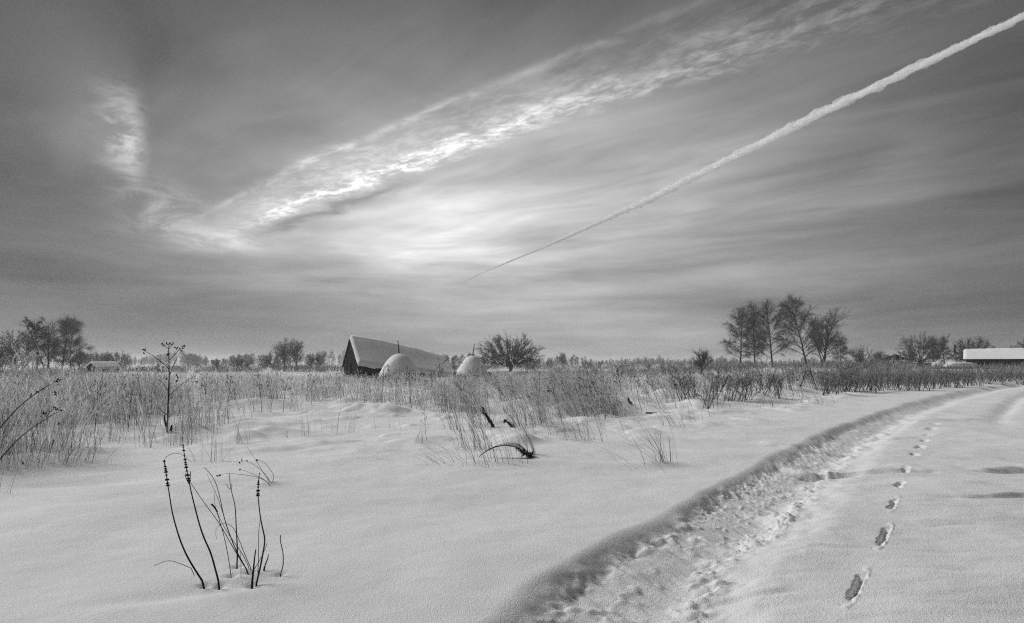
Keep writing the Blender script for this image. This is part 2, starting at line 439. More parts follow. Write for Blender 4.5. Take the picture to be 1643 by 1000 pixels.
def track(x, y, s):
    """the track: bank, wheel rut, thrown-up ridge, trodden bed"""
    fade = sst(75, 40, y)
    rag = 0.035 * fbm(x * 3.2, y * 3.2, 3, 31)
    floor_end = 0.66 + 0.11 * fbm(x * 1.3, y * 1.3, 3, 33) + 0.07 * fbm(x * 3.1, y * 3.1, 2, 36) + 0.05 * fbm(x * 6, y * 6, 2, 34)
    drop = sst(-0.11, 0.18, s + rag * .25 + .06 * fbm(x * 1.1, y * 1.1, 3, 30)) ** 1.1 * 0.125 + sst(0.10, 0.62, s) * 0.085
    up = sst(floor_end - 0.08, floor_end + 0.55, s) * 0.125
    ridge = 0.040 * np.exp(-((s - floor_end - 0.09) / 0.10) ** 2) * (0.4 + 1.6 * fbm(x * 3.0, y * 3.0, 4, 35, .65))
    prof = -drop + up + ridge + 0.03 * sst(0.8, 2.2, s)
    inr = sst(0.08, 0.18, s) * sst(floor_end + 0.12, floor_end - 0.02, s)
    # rut floor: pressed crosswise by the sledge, with clods
    cross = fbm((x * 0.73 - y * 0.68) * 2.0, (x * 0.68 + y * 0.73) * 9.0 * 0.9, 4, 41, 0.6)
    clod = np.maximum(0, fbm(x * 9, y * 9, 3, 43, 0.6) - 0.10)
    prof = prof + inr * (0.040 * cross + 0.040 * clod)
    edge = np.exp(-((s - floor_end - 0.05) / 0.09) ** 2) + np.exp(-((s - 0.13) / 0.06) ** 2) * 0.8
    prof = prof + edge * (0.040 * fbm(x * 7, y * 7, 4, 45, 0.65) + 0.045 * np.maximum(0, fbm(x * 13, y * 13, 3, 46, 0.6)))
    face = sst(-0.02, 0.06, s) * sst(0.20, 0.12, s)
    prof = prof + face * 0.024 * fbm(x * 6, y * 6, 4, 47, 0.6)
    # second rut, showing where the track swings right
    s2 = s - 2.75
    prof = prof - 0.10 * np.exp(-(s2 / 0.24) ** 2) * sst(12, 20, y) * (1 - 0.4 * sst(0, .3, s2))
    # bed of the track: wind ripples, small ledges across it
    bed = sst(0.75, 1.1, s)
    prof = prof + bed * (0.020 * fbm(x * 1.3, y * 4.0, 4, 51) + 0.03 * fbm(x * 0.8, y * 0.9, 2, 52) + 0.02 * np.maximum(0, fbm(x * .9 + 4, y * 2.6, 3, 53) - .12))
    for (x0, x1, yc, hh, sd) in ((4.1, 5.95, 8.15, 0.075, 61), (6.7, 9.4, 8.2, 0.075, 62), (10.9, 13.6, 15.4, 0.07, 63), (1.2, 1.9, 3.85, 0.022, 64), (2.9, 3.45, 4.25, 0.026, 65), (2.3, 2.9, 4.75, 0.02, 66), (4.0, 4.5, 5.5, .025, 67), (1.9, 2.5, 4.9, .02, 68), (5.2, 6.6, 6.6, .03, 69), (4.6, 6.2, 10.2, .035, 60), (7.5, 8.6, 11.8, .04, 59)):
        yy = y - yc - 0.16 * fbm(x * 1.1, x * 0 + sd, 4, sd)
        lp = sst(x0 - 0.15, x0 + 0.15, x) * sst(x1 + 0.15, x1 - 0.15, x)
        prof = prof + lp * hh * (.65 + .7 * fbm(x * 2.1, x * 0 + sd * 3, 2, sd + 1)) * (np.where(yy > 0, np.exp(-(yy / 0.35) ** 2), np.exp(-(yy / 0.035) ** 2)) - 1.1 * np.exp(-((yy + .07) / (.024 + .004 * yc)) ** 2))
    for (X, Y, L, Wd) in FOOTW:
        ux, uy = 0.634, 0.773
        a = (x - X) * ux + (y - Y) * uy; b = (x - X) * uy - (y - Y) * ux
        d = ((a / (L * 0.5)) ** 4 + (b / (Wd * 0.5)) ** 4) ** .25
        prof = prof - 0.070 * sst(1.30, 0.15, d + .8 * fbm(x * 12, y * 12, 3, 72)) * (0.9 + 0.7 * fbm(x * 17, y * 17, 3, 71)) + 0.007 * (1 + fbm(x * 18, y * 18, 2, 73)) * np.exp(-((d - 1.45) / 0.16) ** 2) * sst(-0.3, 0.3, b / Wd + 0.2)
    return prof * fade * sst(9.0, 6.5, s)


GRID = {}


def hz(x, y):
    """height read off the finished ground sheet"""
    xs, ys, Z = GRID['xs'], GRID['ys'], GRID['Z']
    i = min(max(int(np.searchsorted(xs, x)) - 1, 0), len(xs) - 2); j = min(max(int(np.searchsorted(ys, y)) - 1, 0), len(ys) - 2)
    f = (x - xs[i]) / (xs[i + 1] - xs[i]); g = (y - ys[j]) / (ys[j + 1] - ys[j])
    return float((Z[j, i] * (1 - f) + Z[j, i + 1] * f) * (1 - g) + (Z[j + 1, i] * (1 - f) + Z[j + 1, i + 1] * f) * g)


def gp(px, py):
    """the point of the ground seen at a pixel of the photograph"""
    X, Y = gxy(px, py)
    for _ in range(4):
        z = hz(X, Y); Y = (CAM_H - z) * F / (py - HY); X = (px - CX) / F * Y
    return X, Y, hz(X, Y)


def spacing(a, b, step, grow, big):
    v = [a]
    st = step
    while v[-1] < b:
        v.append(v[-1] + st); st = min(st * grow, big)
    return v


def build_ground():
    xr = list(np.arange(-3.4, 2.0, 0.021)) + list(np.arange(2.0, 3.7, 0.0105)) + list(np.arange(3.7, 6.0, 0.021)); r = spacing(xr[-1], 42, 0.022, 1.012, 0.35); r += spacing(r[-1], 3500, 0.4, 1.12, 120)[1:]; l = spacing(3.4, 40, 0.024, 1.03, .5); l += spacing(l[-1], 3500, .5, 1.12, 120)[1:]
    xs = np.array([-v for v in l[:0:-1]] + xr + r[1:])
    yb = spacing(2.0, 120, 0.05, 1.25, 30)
    yf = list(np.arange(2.0, 6.2, 0.0145))
    yr = spacing(yf[-1], 50, 0.0155, 1.0165, .7); yr += spacing(yr[-1], 4000, .7, 1.10, 200)[1:]
    ys = np.array([-(v - 4.0) for v in yb[:0:-1]] + yf + yr[1:])
    nx, ny = len(xs), len(ys)
    Xg, Yg = np.meshgrid(xs, ys)
    Z = height(Xg, Yg)
    GRID.update(xs=xs, ys=ys, Z=Z)
    V = np.stack([Xg, Yg, Z], -1).reshape(-1, 3)
    i = (np.arange(ny - 1)[:, None] * nx + np.arange(nx - 1)[None])
    Q = np.stack([i, i + 1, i + nx + 1, i + nx], -1).reshape(-1, 4)
    # vertex normals of the whole sheet, kept where it is cut into field, track and footprints
    gy, gx = np.gradient(Z, ys, xs)
    Nn = np.stack([-gx, -gy, np.ones_like(Z)], -1); Nn /= np.linalg.norm(Nn, axis=2, keepdims=True)
    Nn = Nn.reshape(-1, 3)
    C = V[Q].mean(1)
    s = (C[:, 0] - bank_x(C[:, 1])) * 0.73
    reg = np.where((s > -0.04) & (s < 4.2) & (C[:, 1] < 70) & (C[:, 1] > -10), 1, 0)
    for k, (X, Y, L, Wd) in enumerate(FOOTW):
        a = (C[:, 0] - X) * 0.634 + (C[:, 1] - Y) * 0.773; b = (C[:, 0] - X) * 0.773 - (C[:, 1] - Y) * 0.634
        d = np.sqrt((a / (L * 0.5)) ** 4 + (b / (Wd * 0.5)) ** 4)
        reg = np.where(d < 1.15, 2 + k, reg)
    path = None
    for rg in range(0, 2 + len(FOOTW)):
        q = Q[reg == rg]
        if not len(q): continue
        ids, inv = np.unique(q, return_inverse=True)
        nm = 'ground' if rg == 0 else 'path' if rg == 1 else 'footprint'
        me = make_mesh(nm, V[ids], inv.reshape(-1, 4), None, True, M['snow'] if rg == 0 else M['packed'])
        me.normals_split_custom_set_from_vertices(Nn[ids])
        o = link(bpy.data.objects.new(nm, me), path if rg > 1 else None)
        if rg == 0: tag(o, 'smooth snow covered field with soft hummocks', None, None, 'structure')
        if rg == 1: tag(o, 'trodden snow track with a deep rut along its bank', None, None, 'structure'); path = o


build_ground()

# ------------------------------------------------------------------ tree generator
def unit(v): return v / (np.linalg.norm(v, axis=-1, keepdims=True) + 1e-9)


def limb(rng, p, d, L, r0, r1, n, bend=0.12, up=0.0):
    P = [np.array(p, float)]; d = unit(np.array(d, float))
    for k in range(n - 1):
        d = unit(d + rng.normal(0, bend, 3) + np.array([0, 0, up]))
        P.append(P[-1] + d * L / (n - 1))
    return np.array(P), np.linspace(r0, r1, n)


def twigs_on(rng, paths, count, l0, l1, r, spread, grav, up, npt=4, tmin=0.3):
    """vectorised twigs growing from a list of (P) polylines with 6 points"""
    A = np.array(paths)                                           # (B,n,3)
    B, n, _ = A.shape
    w = np.linalg.norm(np.diff(A, axis=1), axis=2).sum(1); w = w / w.sum()
    bi = rng.choice(B, count, p=w)
    t = (tmin + (1 - tmin) * rng.random(count) ** 0.8) * (n - 1.001)
    k = t.astype(int); f = (t - k)[:, None]
    p0 = A[bi, k] * (1 - f) + A[bi, k + 1] * f
    d = unit(A[bi, k + 1] - A[bi, k])
    d = unit(d + rng.normal(0, spread, (count, 3)) + np.array([0, 0, up]))
    L = rng.uniform(l0, l1, count)[:, None]
    P = [p0]
    for j in range(npt - 1):
        d = unit(d + rng.normal(0, 0.10, (count, 3)) + np.array([0, 0, -grav]))
        P.append(P[-1] + d * L / (npt - 1))
    P = np.stack(P, 1)
    Rr = np.linspace(1.0, 0.45, npt)[None] * r * rng.uniform(0.7, 1.3, count)[:, None]
    return P, Rr


def resample(P, n=6):
    s = np.concatenate([[0], np.cumsum(np.linalg.norm(np.diff(P, axis=0), axis=1))])
    return np.stack([np.interp(np.linspace(0, s[-1], n), s, P[:, c]) for c in range(3)], -1)


def tree_meshes(kind, seed, H, spread, twig='twig', bark='bark', dens=1.0, tr=None):
    rng = np.random.default_rng(seed)
    wood, crown = MB(), MB()
    tr = tr or H * 0.013
    l1, l2 = [], []
    if kind == 'birch':
        T, Tr = limb(rng, (0, 0, -0.3), (rng.normal(0, .05), rng.normal(0, .05), 1), H * 0.96, tr, 0.02, 14, 0.045, 0.06)
        wood.tubes(T, Tr, 7); l2.append(resample(T[8:]))
        for k in range(int(40 * dens)):
            t = 0.16 + 0.80 * (k / 40.0 / dens) ** 0.9; i = t * 13; a = int(i); f = i - a
            p = T[a] * (1 - f) + T[min(a + 1, 13)] * f
            az = k * 2.4 + rng.normal(0, .4)
            Lb = spread * (math.sin(min(1, (1.06 - t) * 1.45) * 1.45)) * rng.uniform(0.7, 1.1)
            el = 0.55 + 0.55 * t
            P, Q = limb(rng, p, (math.cos(az) * math.cos(el), math.sin(az) * math.cos(el), math.sin(el)), Lb, tr * 0.36 * (1.1 - t * .8), 0.018, 7, 0.10, -0.02)
            wood.tubes(P, Q, 4); l1.append(resample(P))
        P, Q = twigs_on(rng, l1, int(170 * dens), spread * 0.22, spread * 0.5, 0.022, 0.5, 0.02, 0.15, 6)
        crown.tubes(P, Q, 3); l2 += list(P) + l1
        P, Q = twigs_on(rng, l2, int(2700 * dens), 0.6, 1.5, 0.0125, 0.55, 0.30, -0.1, 4)
        crown.tubes(P, Q, 3)
        P, Q = twigs_on(rng, l2, int(1700 * dens), 0.3, 0.9, 0.0125, 0.7, 0.10, 0.1, 3)
        crown.tubes(P, Q, 3)
    elif kind == 'round':                       # pollard or old willow: short trunk, limbs fanning into a dome
        T, Tr = limb(rng, (0, 0, -0.3), (0.05, 0, 1), H * 0.13 + 0.3, tr * 2.0, tr * 1.7, 4, 0.05)
        wood.tubes(T, Tr, 8)
        cen = np.array([0, 0, H * 0.30]); nl = int(26 * dens) + 4
        for k in range(nl):
            az = k * 2.39996; sv = -0.05 + 1.03 * ((k + .5) / nl); hv = math.sqrt(max(0, 1 - sv * sv))
            lump = rng.uniform(.90, 1.03)
            tip = cen + np.array([math.cos(az) * hv * spread, math.sin(az) * hv * spread, sv * H * 0.68]) * lump * .80
            t = np.linspace(0, 1, 9)[:, None]
            mid = T[-1] * .45 + tip * .55 + np.array([0, 0, -.05 * H * hv]) + rng.normal(0, .03 * H, 3)
            P = T[-1] * (1 - t) ** 2 + mid * 2 * t * (1 - t) + tip * t ** 2
            P[1:-1] += rng.normal(0, .012 * H, (7, 3))
            wood.tubes(P, np.linspace(tr * rng.uniform(.34, .55), .025, 9), 5); l1.append(resample(P, 6))

        def outward(paths, count, a0, a1, r, npt, tmin, nz, par):
            P, Q = twigs_on(rng, paths, count, a0, a1, r, .1, 0, 0, npt, tmin)
            p0 = P[:, 0]; d = unit(P[:, 1] - P[:, 0]); rad = unit((p0 - cen) / np.array([spread, spread, H * .68]))
            d = unit(d * par + rad * .75 + rng.normal(0, nz, d.shape)); L = np.linalg.norm(P[:, -1] - P[:, 0], axis=1)[:, None]
            pts = [p0]
            for j in range(npt - 1):
                d = unit(d + rng.normal(0, .10, d.shape)); pts.append(pts[-1] + d * L / (npt - 1))
            return np.stack(pts, 1), Q
        P, Q = outward(l1, int(190 * dens), H * .10, H * .22, .026, 6, .35, .60, .5)
        wood.tubes(P, Q, 3); l2 = list(P) + l1
        P, Q = outward(l2, int(1300 * dens), H * .07, H * .14, .016, 6, .4, .5, .5)
        crown.tubes(P[:, ::1], Q, 3)
        P, Q = outward(list(P), int(4600 * dens), H * .035, H * .085, .0135, 3, .3, .50, .5)
        crown.tubes(P, Q, 3)
    elif kind == 'bush':                        # many stems from the root fanning out
        for k in range(int(26 * dens)):
            az = rng.uniform(0, 6.283); el = math.radians(rng.uniform(28, 88))
            d = np.array([math.cos(az) * math.cos(el) * spread / H * 1.3, math.sin(az) * math.cos(el) * spread / H * 1.3, math.sin(el)])
            P, Q = limb(rng, (rng.normal(0, spread * .08), rng.normal(0, spread * .08), -0.15), d, H * rng.uniform(0.75, 1.0) * np.linalg.norm(d) / max(.6, math.sin(el) + .25), tr * rng.uniform(.7, 1.2), 0.012, 7, 0.10, 0.03)
            wood.tubes(P, Q, 4); l1.append(resample(P))
        P, Q = twigs_on(rng, l1, int(420 * dens), H * 0.10, H * 0.30, 0.013, 0.36, -0.01, 0.2, 6, 0.3)
        crown.tubes(P, Q, 3)
        P, Q = twigs_on(rng, list(P), int(1100 * dens), H * 0.05, H * 0.13, 0.014, 0.42, 0.0, 0.12, 3, 0.2)
        crown.tubes(P, Q, 3)
    elif kind == 'multi':                       # several leaning trunks, ascending boughs
        for k in range(3 if dens < 1.3 else 4):
            az = k * 2.1 + rng.normal(0, .3)
            T, Tr = limb(rng, (rng.normal(0, .25), rng.normal(0, .25), -0.3), (math.cos(az) * .22, math.sin(az) * .22, 1), H * rng.uniform(.8, .98), tr * rng.uniform(.7, 1), 0.025, 11, 0.05, 0.03)
            wood.tubes(T, Tr, 6); l2.append(resample(T[5:]))
            for j in range(13):
                t = 0.25 + 0.7 * j / 13; i = int(t * 10)
                a2 = j * 2.4 + k; el = math.radians(rng.uniform(30, 65))
                P, Q = limb(rng, T[i], (math.cos(a2) * math.cos(el), math.sin(a2) * math.cos(el), math.sin(el)), spread * rng.uniform(.5, .95) * (1.1 - t * .6), tr * .35, 0.018, 7, 0.11, 0.01)
                wood.tubes(P, Q, 4); l1.append(resample(P))
        P, Q = twigs_on(rng, l1, int(260 * dens), spread * .25, spread * .55, 0.018, 0.5, 0.0, 0.15, 6)
        crown.tubes(P, Q, 3); l2 += list(P) + l1
        P, Q = twigs_on(rng, l2, int(2300 * dens), 0.35, 1.0, 0.015, 0.55, 0.05, 0.1, 3)
        crown.tubes(P, Q, 3)
    elif kind == 'pine':
        T, Tr = limb(rng, (0, 0, -0.3), (-0.12, 0, 1), H * 0.98, tr * 1.1, 0.03, 12, 0.05, 0.02)
        wood.tubes(T, Tr, 7); cl = []
        for k in range(22):
            t = 0.42 + 0.57 * k / 22; i = int(t * 11)
            az = k * 2.4; el = math.radians(rng.uniform(0, 35))
            P, Q = limb(rng, T[i], (math.cos(az) * math.cos(el), math.sin(az) * math.cos(el), math.sin(el)), spread * (1.25 - t) * rng.uniform(.7, 1.2) + .4, tr * .3, 0.015, 6, 0.15, 0.05)
            wood.tubes(P, Q, 4)
            for c in P[2:]:
                for _ in range(2): cl.append(c + rng.normal(0, 0.18, 3))
        cl = np.array(cl)
        n = 16; C = np.repeat(cl, n, 0)
        D = unit(rng.normal(0, 1, C.shape) + np.array([0, 0, .5])) * rng.uniform(.12, .42, (len(C), 1))
        crown.tubes(np.stack([C, C + D], 1), np.stack([np.full(len(C), .022), np.full(len(C), .01)], 1), 3)
        bare = [resample(T[2:8])]
        P, Q = twigs_on(rng, bare, 60, .5, 1.4, 0.012, .9, 0.02, 0, 4); crown.tubes(P, Q, 3)
    return wood.mesh('trunk', bark), crown.mesh('crown', twig)


TREES = {}


def tree(name, key, spec, loc, label, group=None, s=1.0, rz=0.0, cat='tree', lean=0.0, sx=1.0):
    if key not in TREES: TREES[key] = tree_meshes(*spec[0], **spec[1])
    wm, cm = TREES[key]
    e = empty(name, loc, rz, s); e.scale = (s * sx, s, s)
    if lean: e.rotation_mode = 'ZYX'; e.rotation_euler = (0, lean, rz)
    link(bpy.data.objects.new('trunk', wm), e); link(bpy.data.objects.new('crown', cm), e)
    return tag(e, label, cat, group)


def S(kind, seed, H, spread, **k): return ((kind, seed, H, spread), k)


BASE = {
    'birch_a': S('birch', 11, 12.0, 2.9, bark='birchbark', twig='rime'), 'birch_b': S('birch', 12, 12.0, 2.6, bark='birchbark', twig='rime'),
    'birch_c': S('birch', 13, 12.0, 3.2, bark='birchbark', twig='rime'), 'birch_d': S('birch', 14, 12.0, 3.6, bark='birchbark', twig='rime', dens=1.2),
    'birch_m': S('multi', 15, 10.5, 4.2, bark='birchbark', twig='rime', dens=1.4),
    'willow': S('round', 21, 7.0, 6.7, dens=2.0, tr=0.17), 'dome_b': S('round', 22, 7.0, 4.6, dens=1.0, tr=0.13),
    'bush_a': S('bush', 31, 4.0, 2.6), 'bush_b': S('bush', 32, 4.0, 3.0),
    'multi_a': S('multi', 41, 9.0, 3.2, twig='rime', dens=1.3), 'multi_b': S('multi', 42, 8.0, 2.6),
    'frost_a': S('multi', 43, 9.5, 3.0, twig='rime', dens=1.1), 'frost_b': S('birch', 44, 11.0, 2.6, twig='rime', dens=.75),
    'pine': S('pine', 51, 9.0, 3.0, twig='needle'), 'sapling': S('multi', 61, 4.2, 1.8, dens=0.5, tr=0.05),
}


def put(name, key, px, Y, top, label, H, sx=1.0, rz=0.0, group=None, lean=0.0, cat='tree', zoff=0.0):
    """stand a tree at column px and distance Y so that it reaches the height seen in the photograph"""
    X = (px - CX) / F * Y; z = hz(X, Y) + zoff
    need = CAM_H + (HY - top) / F * Y - z
    return tree(name, key, BASE[key], (X, Y, z), label, group, need / H, rz, cat, lean, sx)


# the birch row on the right
BG = 'row of bare birches'
put('birch_tree', 'birch_a', 1188, 98, 494, 'leftmost bare birch of the row, with a drooping side bough', 11.6, 1.3, 0.3, BG)
put('birch_tree', 'birch_b', 1212, 95, 486, 'slender bare birch second from the left in the birch row', 11.6, 1.05, 1.2, BG)
put('birch_tree', 'birch_c', 1240, 96, 483, 'straight bare birch standing in the middle of the birch row', 11.6, 1.05, 2.4, BG)
put('birch_tree', 'birch_d', 1296, 94, 474, 'tallest bare birch of the row with a broad crown', 11.6, 0.92, 4.0, BG, -0.06)
put('birch_tree', 'birch_m', 1322, 92, 494, 'many-stemmed birch spreading to the right at the end of the row', 10.4, 1.05, 0.8, BG, 0.06)
put('birch_tree', 'birch_b', 1348, 97, 540, 'smallest birch, thin and low, at the right end of the birch row', 11.6, 1.2, 3.0, BG)
put('willow_tree', 'willow', 819, 100, 534, 'old willow with a wide rounded bare crown behind the haystacks', 6.95, 1.0, 0.4)
put('small_tree', 'sapling', 1129, 62, 560, 'small bare tree standing alone left of the birch row', 4.2, 1.0, 0.5)
put('bush', 'bush_b', 1383, 80, 550, 'large rounded bare bush just right of the birch row', 4.3, 0.8, 0.9, cat='bush')
# village trees on the right
VG = 'bare trees around the village houses'
put('village_tree', 'dome_b', 1476, 100, 530, 'broad bare tree with a round crown in front of the far house', 7.15, 0.75, 0.2, VG)
put('village_tree', 'multi_b', 1499, 104, 536, 'bare tree right of the round-crowned one, over the far house', 7.9, 0.9, 2.2, VG)
put('village_tree', 'birch_b', 1516, 102, 541, 'narrow bare tree nearest to the far house gable', 11.6, 1.4, 1.1, VG)
put('village_tree', 'multi_b', 1462, 108, 556, 'small bare tree at the left edge of the village trees', 7.9, 1.0, 4.2, VG)
put('village_tree', 'willow', 1561, 96, 537, 'bushy bare tree beside the left end of the long snowy roof', 7.15, 0.62, 2.0, VG)
put('village_tree', 'dome_b', 1652, 115, 541, 'bare tree at the right edge behind the long snowy roof', 7.15, 0.8, 1.0, VG)
put('village_tree', 'sapling', 1612, 125, 556, 'little bare tree behind the ridge of the long snowy roof', 4.2, 1.3, 1.0, VG)
put('village_tree', 'multi_b', 1424, 112, 568, 'thin low tree between the rounded bush and the village', 7.9, 1.0, 0.7, VG)
put('village_tree', 'sapling', 1408, 105, 562, 'wispy sapling just right of the large rounded bush', 4.2, 0.8, 2.7, VG)
# left group
LG = 'trees clustered at the left edge'
put('pine_tree', 'pine', 58, 74, 506, 'dark needled pine rising from the left tree cluster', 9.0, 1.0, 2.6, LG)
put('bare_tree', 'frost_a', 30, 70, 525, 'frosted bare tree left of the dark pine', 9.2, 1.0, 0.4, LG)
put('bare_tree', 'frost_a', 76, 76, 509, 'frosted bare tree just right of the dark pine', 9.2, 0.8, 2.0, LG)
put('bare_tree', 'frost_b', 98, 78, 506, 'tall narrow frosted tree, right of the pine with a pointed top', 10.6, 1.15, 0.0, LG)
put('bare_tree', 'frost_b', 114, 80, 507, 'rightmost tall frosted tree of the left cluster', 10.6, 1.2, 2.2, LG)
put('bare_tree', 'multi_a', 2, 68, 546, 'low frosted tree cut by the left picture edge', 8.8, 1.0, 1.0, LG)
put('bare_tree', 'multi_a', 128, 84, 556, 'small twiggy tree between the tall cluster and the hut', 8.8, 0.9, 3.0, LG)
HB = 'round bare trees beyond the hut'
put('bare_tree', 'dome_b', 154, 135, 562, 'round bare tree directly behind the snowy hut', 7.15, 0.9, 1.0, HB)
put('bare_tree', 'multi_b', 173, 120, 563, 'spiky bare tree just right of the snowy hut roof', 7.9, 0.9, 2.0, HB)
put('bare_tree', 'dome_b', 190, 130, 561, 'rounded bare tree farthest right of those beyond the hut', 7.15, 0.85, 3.0, HB)
# middle left
MG = 'trees left of the barn'
put('bare_tree', 'multi_a', 457, 105, 541, 'frosted bare tree with a full crown left of the barn', 8.8, 1.0, 0.2, MG)
put('bare_tree', 'multi_b', 477, 108, 543, 'bare tree joining the frosted one left of the barn', 7.9, 1.0, 1.6, MG)
put('bare_tree', 'multi_b', 512, 112, 565, 'low bare tree nearest to the barn gable', 7.9, 1.3, 2.6, MG)
put('bare_tree', 'dome_b', 437, 118, 562, 'low round tree at the left foot of the trees by the barn', 7.15, 0.9, 2.6, MG)
put('bare_tree', 'multi_b', 498, 116, 566, 'thin low tree between the barn and the taller pair', 7.9, 1.0, 5.0, MG)
put('bush', 'bush_a', 385, 110, 570, 'wide dark bush alone in the field left of the trees', 4.2, 1.5, 0.4, cat='bush')
put('bush', 'bush_b', 350, 130, 573, 'smaller dark bush left of the wide dark bush', 4.2, 1.4, 2.4, cat='bush')
# between haystacks and birches
CG = 'trees right of the willow'
put('bare_tree', 'multi_b', 904, 150, 564, 'narrow upright bare tree right of the willow', 7.9, 0.75, 0.6, CG)
put('bare_tree', 'dome_b', 942, 150, 576, 'low round bare tree right of the narrow upright one', 7.15, 1.3, 1.6, CG)
put('bare_tree', 'dome_b', 882, 160, 576, 'low round bare tree between the willow and the narrow tree', 7.15, 1.0, 3.6, CG)
put('bare_tree', 'multi_b', 962, 165, 579, 'small tree at the right end of the low trees by the willow', 7.9, 1.4, 2.6, CG)
BUSHG = 'bushes under the willow'
for k, (px, Y, tp, lb) in enumerate(((776, 92, 581, 'dark bush under the left side of the willow crown'), (858, 96, 580, 'dark bush under the right side of the willow crown'),
                                     (728, 95, 584, 'dark bush showing between the two haystacks'), (1040, 120, 584, 'dark bush in the field between willow and birches'),
                                     (1072, 110, 586, 'low dark bush left of the small lone tree'), (1000, 130, 585, 'low bush in the far meadow right of the willow'))):
    put('bush', 'bush_a' if k % 2 else 'bush_b', px, Y, tp, lb, 4.2, 1.3, k * 1.3, BUSHG, cat='bush')

# hoarfrosted arching boughs at the left edge, in front of the trees
def frost_bush(px, Y, top, W, label, seed, n):
    X = (px - CX) / F * Y; z = hz(X, Y); H = CAM_H + (HY - top) / F * Y - z
    r = np.random.default_rng(seed); e = empty('frosted_bush', (X, Y, z)); L = []
    for k in range(n):
        az = r.uniform(0, 6.283); el = r.uniform(.75, 1.35)
        P, Q = limb(r, (r.normal(0, .12), r.normal(0, .12), -.1), (math.cos(az) * math.cos(el), math.sin(az) * math.cos(el), math.sin(el)), r.uniform(.9, 1.25) * math.hypot(H, W * .6) * .68, .030, .016, 12, .10, -.075)
        MB().tubes(P, Q, 5).build('bough', 'capsnow', e); L.append(resample(P))
    tw = MB()
    P, Q = twigs_on(r, L, 16 * n, .25, .8, .011, .55, .04, .1, 6, .25); tw.tubes(P, Q, 3)
    P, Q = twigs_on(r, list(P), 30 * n, .10, .35, .010, .6, .05, 0, 3, .2); tw.tubes(P, Q, 3)
    tag(tw.build('twigs', 'whitetwig', e), kind='stuff')
    tag(e, label, 'bush', 'frosted bushes at the left edge')


frost_bush(2, 21, 562, 3.0, 'white hoarfrosted bush with arching boughs at the left edge', 5, 15)
frost_bush(62, 23, 584, 2.2, 'low white frosted bush right of the arching one', 8, 11)


# ------------------------------------------------------------------ far woods (one mass on the horizon)
def far_woods():
    rng = np.random.default_rng(5)
    mb = MB()
    temps = []
    for k in range(5):
        n = 62
        az = rng.uniform(0, 6.283, n); t = rng.random(n) ** 0.7
        prof = np.sin(np.clip(t * 0.95 + 0.12, 0, 1) * math.pi) ** 0.7 if k < 3 else (1.05 - t)
        rr = prof * rng.random(n) ** 0.4 * (0.33 if k < 3 else 0.2)
        p0 = np.stack([np.cos(az) * rr * 0.55, np.sin(az) * rr * 0.55, t * 0.86], -1)
        d = np.stack([np.cos(az) * 0.55, np.sin(az) * 0.55, rng.uniform(.4, 1.0, n) if k < 3 else rng.uniform(-.2, .4, n)], -1)
        p1 = p0 + unit(d) * rng.uniform(.08, .18, (n, 1))
        temps.append((p0, p1))
    rows = []
    for (pa, pb, Y, h0, h1, cnt) in ((150, 470, 420, 5, 9, 110), (300, 430, 300, 4.5, 6.5, 34), (480, 760, 600, 8, 14, 110), (680, 760, 260, 5.5, 7.5, 26),
                                     (740, 1180, 700, 6, 10, 150), (1000, 1420, 500, 3.5, 6.0, 150), (-160, 160, 300, 4, 8, 90), (1380, 1800, 420, 4, 8, 110),
                                     (190, 330, 700, 11, 15, 50), (840, 1000, 330, 3, 5.5, 40)):
        for _ in range(cnt):
            px = rng.uniform(pa, pb); y = Y * rng.uniform(.88, 1.15)
            rows.append(((px - CX) / F * y, y, rng.uniform(h0, h1) * (1 + 0.25 * math.sin(px * 0.05)), rng.integers(0, 5)))
    for x, y, h, k in rows:
        p0, p1 = temps[k]
        a = rng.uniform(0, 6.28); c, s = math.cos(a), math.sin(a)
        Rm = np.array([[c, -s, 0], [s, c, 0], [0, 0, 1]]) * h
        o = np.array([x, y, -0.1])
        P = np.stack([p0 @ Rm.T, p1 @ Rm.T], 1) + o
        w = h * 0.021
        mb.tubes(P, np.stack([np.full(len(p0), w), np.full(len(p0), w * .4)], 1), 3)
        mb.tubes(np.array([o, o + (0, 0, h * .7)]), np.array([h * .02, h * .008]), 4)
    return tag(mb.build('far_woods', 'farwood'), 'hazy woods along the whole horizon', 'woods', None, 'stuff')


far_woods()


